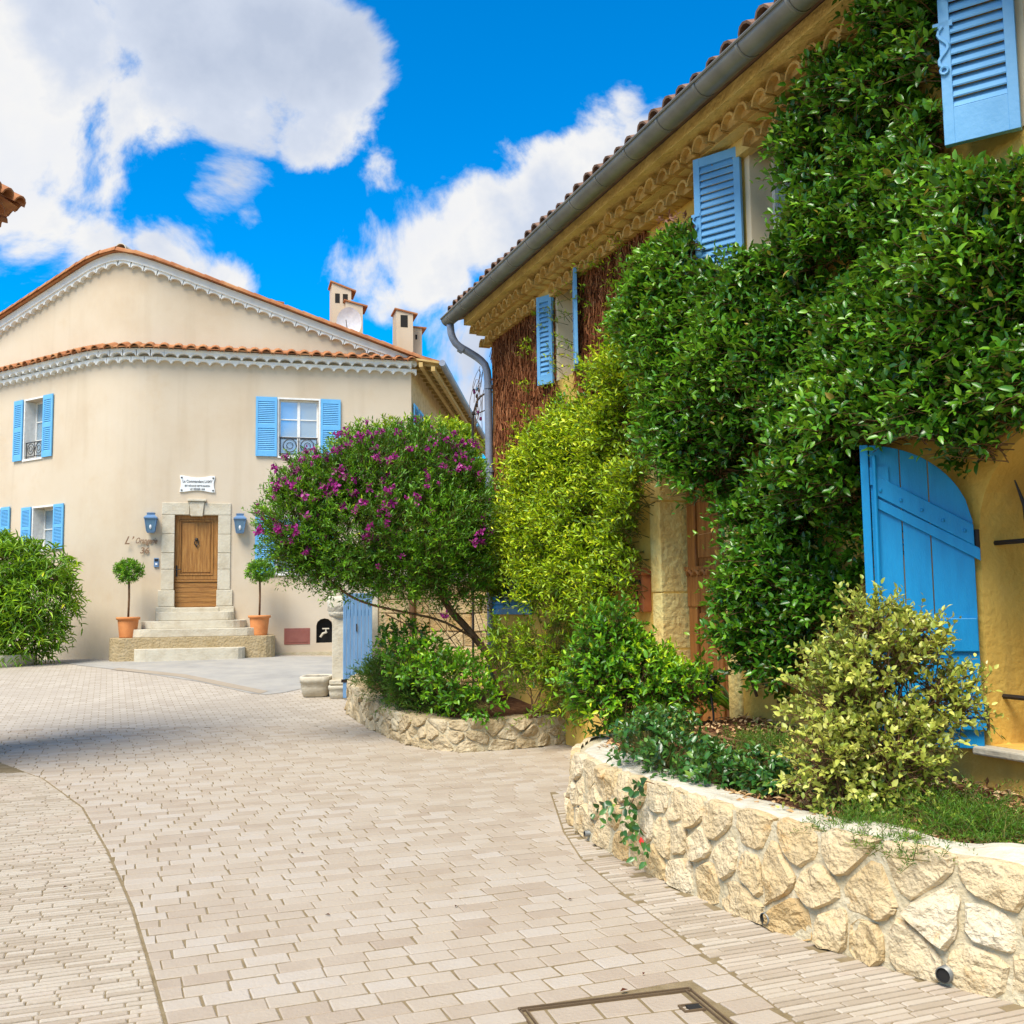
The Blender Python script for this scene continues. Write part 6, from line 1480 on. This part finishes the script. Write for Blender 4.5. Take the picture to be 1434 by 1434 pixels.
# iron arbour post
ab = at_y(662, 900, 16.2); ab[2] = float(G(ab[0], ab[1]))
at_ = thing('iron_arbour', ab, 'thin dark iron arbour post with curved top against the sky', 'arbour')
yy = 16.2
part(at_, 'post', tube([ab, at_y(662, 585, yy)], .022, 6), M_iron)
part(at_, 'arch', join(tube(smooth_path([at_y(*q, yy) for q in ((662, 588), (666, 565), (674, 553), (690, 548), (710, 548))], 2), .016, 6), tube([at_y(662, 582, yy), at_y(690, 570, yy)], .010, 5)), M_iron)
part(at_, 'finial', join(lathe(at_y(663, 580, yy), [(.0, -.04), (.03, 0), (.03, .03), (.0, .06)], 8), lathe(at_y(657, 584, yy), [(.0, -.02), (.018, 0), (.0, .02)], 8)), M_iron)

# trees behind, between the houses
def tree(name, label, lobes, base, n, leaf, wid, mat, seed, tr=.12, tl=.5, nl=8, gaps=.3):
    rg = np.random.default_rng(seed); t = thing(name, base, label, 'tree')
    A, D = lobe_anchors(lobes, n, rg, .4, .45, .8, seed, .5, gaps, .9)
    P, T, N, L, W, ti = twig_leaves(A, D, tl * rg.uniform(.6, 1.2, len(A)), nl, leaf, wid, .8, .1, .3, rg)
    leaf_object(t, 'crown', P, T, N, L, W, ti, mat, T_LO)
    c = lobes[0][0]; part(t, 'trunk', tube(smooth_path([A3(base), A3(base) * .5 + c * .5 + A3((.2, 0, 0)), c], 2), tr, 8), M_bark, True)
    lim = [tube([A3(base) * .4 + c * .6, l_[0]], tr * .35, 5) for l_ in lobes]; part(t, 'limb', join(*lim), M_bark, True)
b = at_y(640, 850, 21); b[2] = float(G(b[0], b[1]))
tree('mimosa_tree', 'round yellow-green tree in the gap between the two houses', [plobe(636, 622, 24, 28, 21), plobe(620, 660, 22, 30, 21), plobe(650, 665, 26, 32, 21), plobe(640, 720, 45, 50, 21)], b, 1500, .14, .05, L_lime, 91, .07, .25, gaps=.1)
b = at_y(690, 850, 26); b[2] = float(G(b[0], b[1]))
tree('olive_tree', 'sparse pale green tree behind the iron arbour post', [plobe(676, 665, 18, 40, 26), plobe(690, 720, 30, 50, 26), plobe(660, 740, 30, 40, 26)], b, 420, .16, .05, L_lime, 92, .03, gaps=.35)
b = at_y(575, 850, 17); b[2] = float(G(b[0], b[1]))
tree('laurel_tree', 'pale leafy sprays rising behind the magenta-flowered bush', [plobe(550, 622, 40, 26, 17), plobe(605, 618, 30, 24, 17), plobe(507, 628, 24, 24, 17), plobe(580, 720, 70, 60, 17)], b, 1000, .13, .035, L_lime, 93, .05, .35, gaps=.33)

# house on the left: only the corner of its eaves reaches the view
tip = at_y(33, 284, 11.0); zL = tip[2]
e1 = nrm(A3((-.11, -.99, 0))); e2 = nrm(A3((-.75, .66, 0))); n1 = A3((.99, -.11, 0)); n2 = nrm(A3((.66, .75, 0)))
wc = tip + nrm(e1 + e2) * .62; wc[2] = 0
lh = thing('corner_house', wc, 'house whose red tiled eaves corner pokes into the sky above the gable', 'house')
wp = [wc + e1 * 1.7, wc, wc + e2 * 1.7, wc + e1 * 1.7 + e2 * 1.7]
part(lh, 'wall', ([p + U3 * z for z in (-.2, zL - .28) for p in wp], [(0, 1, 5, 4), (1, 2, 6, 5), (2, 3, 7, 6), (3, 0, 4, 7), (4, 5, 6, 7)]), M_cream)
def eave_ring(off, z0, z1, nm, mat):
    c_ = tip + nrm(e1 + e2) * off; q = [c_ + e1 * 2.4, c_, c_ + e2 * 2.4, c_ + e1 * 2.4 + e2 * 2.4]
    V = [A3((p[0], p[1], z)) for z in (z0, z1) for p in q]
    return part(lh, nm, (V, [(3, 2, 1, 0), (4, 5, 6, 7), (0, 1, 5, 4), (1, 2, 6, 5), (2, 3, 7, 6), (3, 0, 4, 7)]), mat)
eave_ring(.46, zL - .26, zL - .16, 'cornice', M_white); eave_ring(.26, zL - .158, zL - .07, 'cornice', M_white)
rt = tip + nrm(e1 + e2) * .05; ap = tip + (e1 + e2) * 1.3 + U3 * .8
rq = [rt + e1 * 2.3, rt, rt + e2 * 2.3, rt + e1 * 2.3 + e2 * 2.3]
rq = [A3((p[0], p[1], zL - .06)) for p in rq]
lroof = part(lh, 'roof', (rq + [A3((ap[0], ap[1], zL + .8))], [(3, 2, 1, 0), (0, 1, 4), (1, 2, 4), (2, 3, 4), (3, 0, 4)]), M_terra)
for e_, n_ in ((e2, n2), (e1, n1)):
    si = nrm(-n_ * 2.4 + U3 * 1.3); upl = nrm(np.cross(e_, si)); upl = upl if upl[2] > 0 else -upl
    for i in range(9):
        P = tip + e_ * (.08 + i * .22); P[2] = zL - .05
        part(lroof, 'tile', arch_tile(P, si, e_, upl, .10, min(1.0, .25 + i * .25), .02, 6, .95), M_terra)
        P = tip + e_ * (.30 + i * .22) - n_ * .30; P[2] = zL - .20
        part(lh, 'tile', arch_tile(P, n_, e_, U3, .10, .22, .02, 6), M_terra)
# fallen leaves on the paving
rg = np.random.default_rng(31)
for i, (px, py) in enumerate(((421, 1196), (95, 1243), (903, 1365), (795, 1262), (455, 1283), (880, 1388), (640, 1270), (1205, 1312))):
    p = gpt(px, py) + U3 * .008; a = rg.uniform(0, 6.28); e = A3((math.cos(a), math.sin(a), 0)); s = A3((-e[1], e[0], 0)); l_ = rg.uniform(.025, .045)
    wh_ = ('on the pavers halfway to the steps', 'on the thin brick apron', 'just beyond the access cover', 'on open pavers before the stone planter', 'on pavers near the brick apron edge', 'beside the access cover frame', 'on pavers short of the low wall', 'against the foot of the yellow stone planter')[i]
    o = part(None, 'fallen_leaf', ([p, p + e * l_ * .5 + s * l_ * .25 + U3 * .006, p + e * l_, p + e * l_ * .5 - s * l_ * .25 + U3 * .007], [(0, 3, 2, 1)]), M_drystem)
    tagtop(o, 'small dry brown leaf lying ' + wh_, 'leaf', 'fallen leaves on the paving')
print('tris', sum(len(o.data.loop_triangles) if False else sum(max(0, len(p.vertices) - 2) for p in o.data.polygons) for o in scene.objects if o.type == 'MESH' and len(o.data.polygons) < 3000))
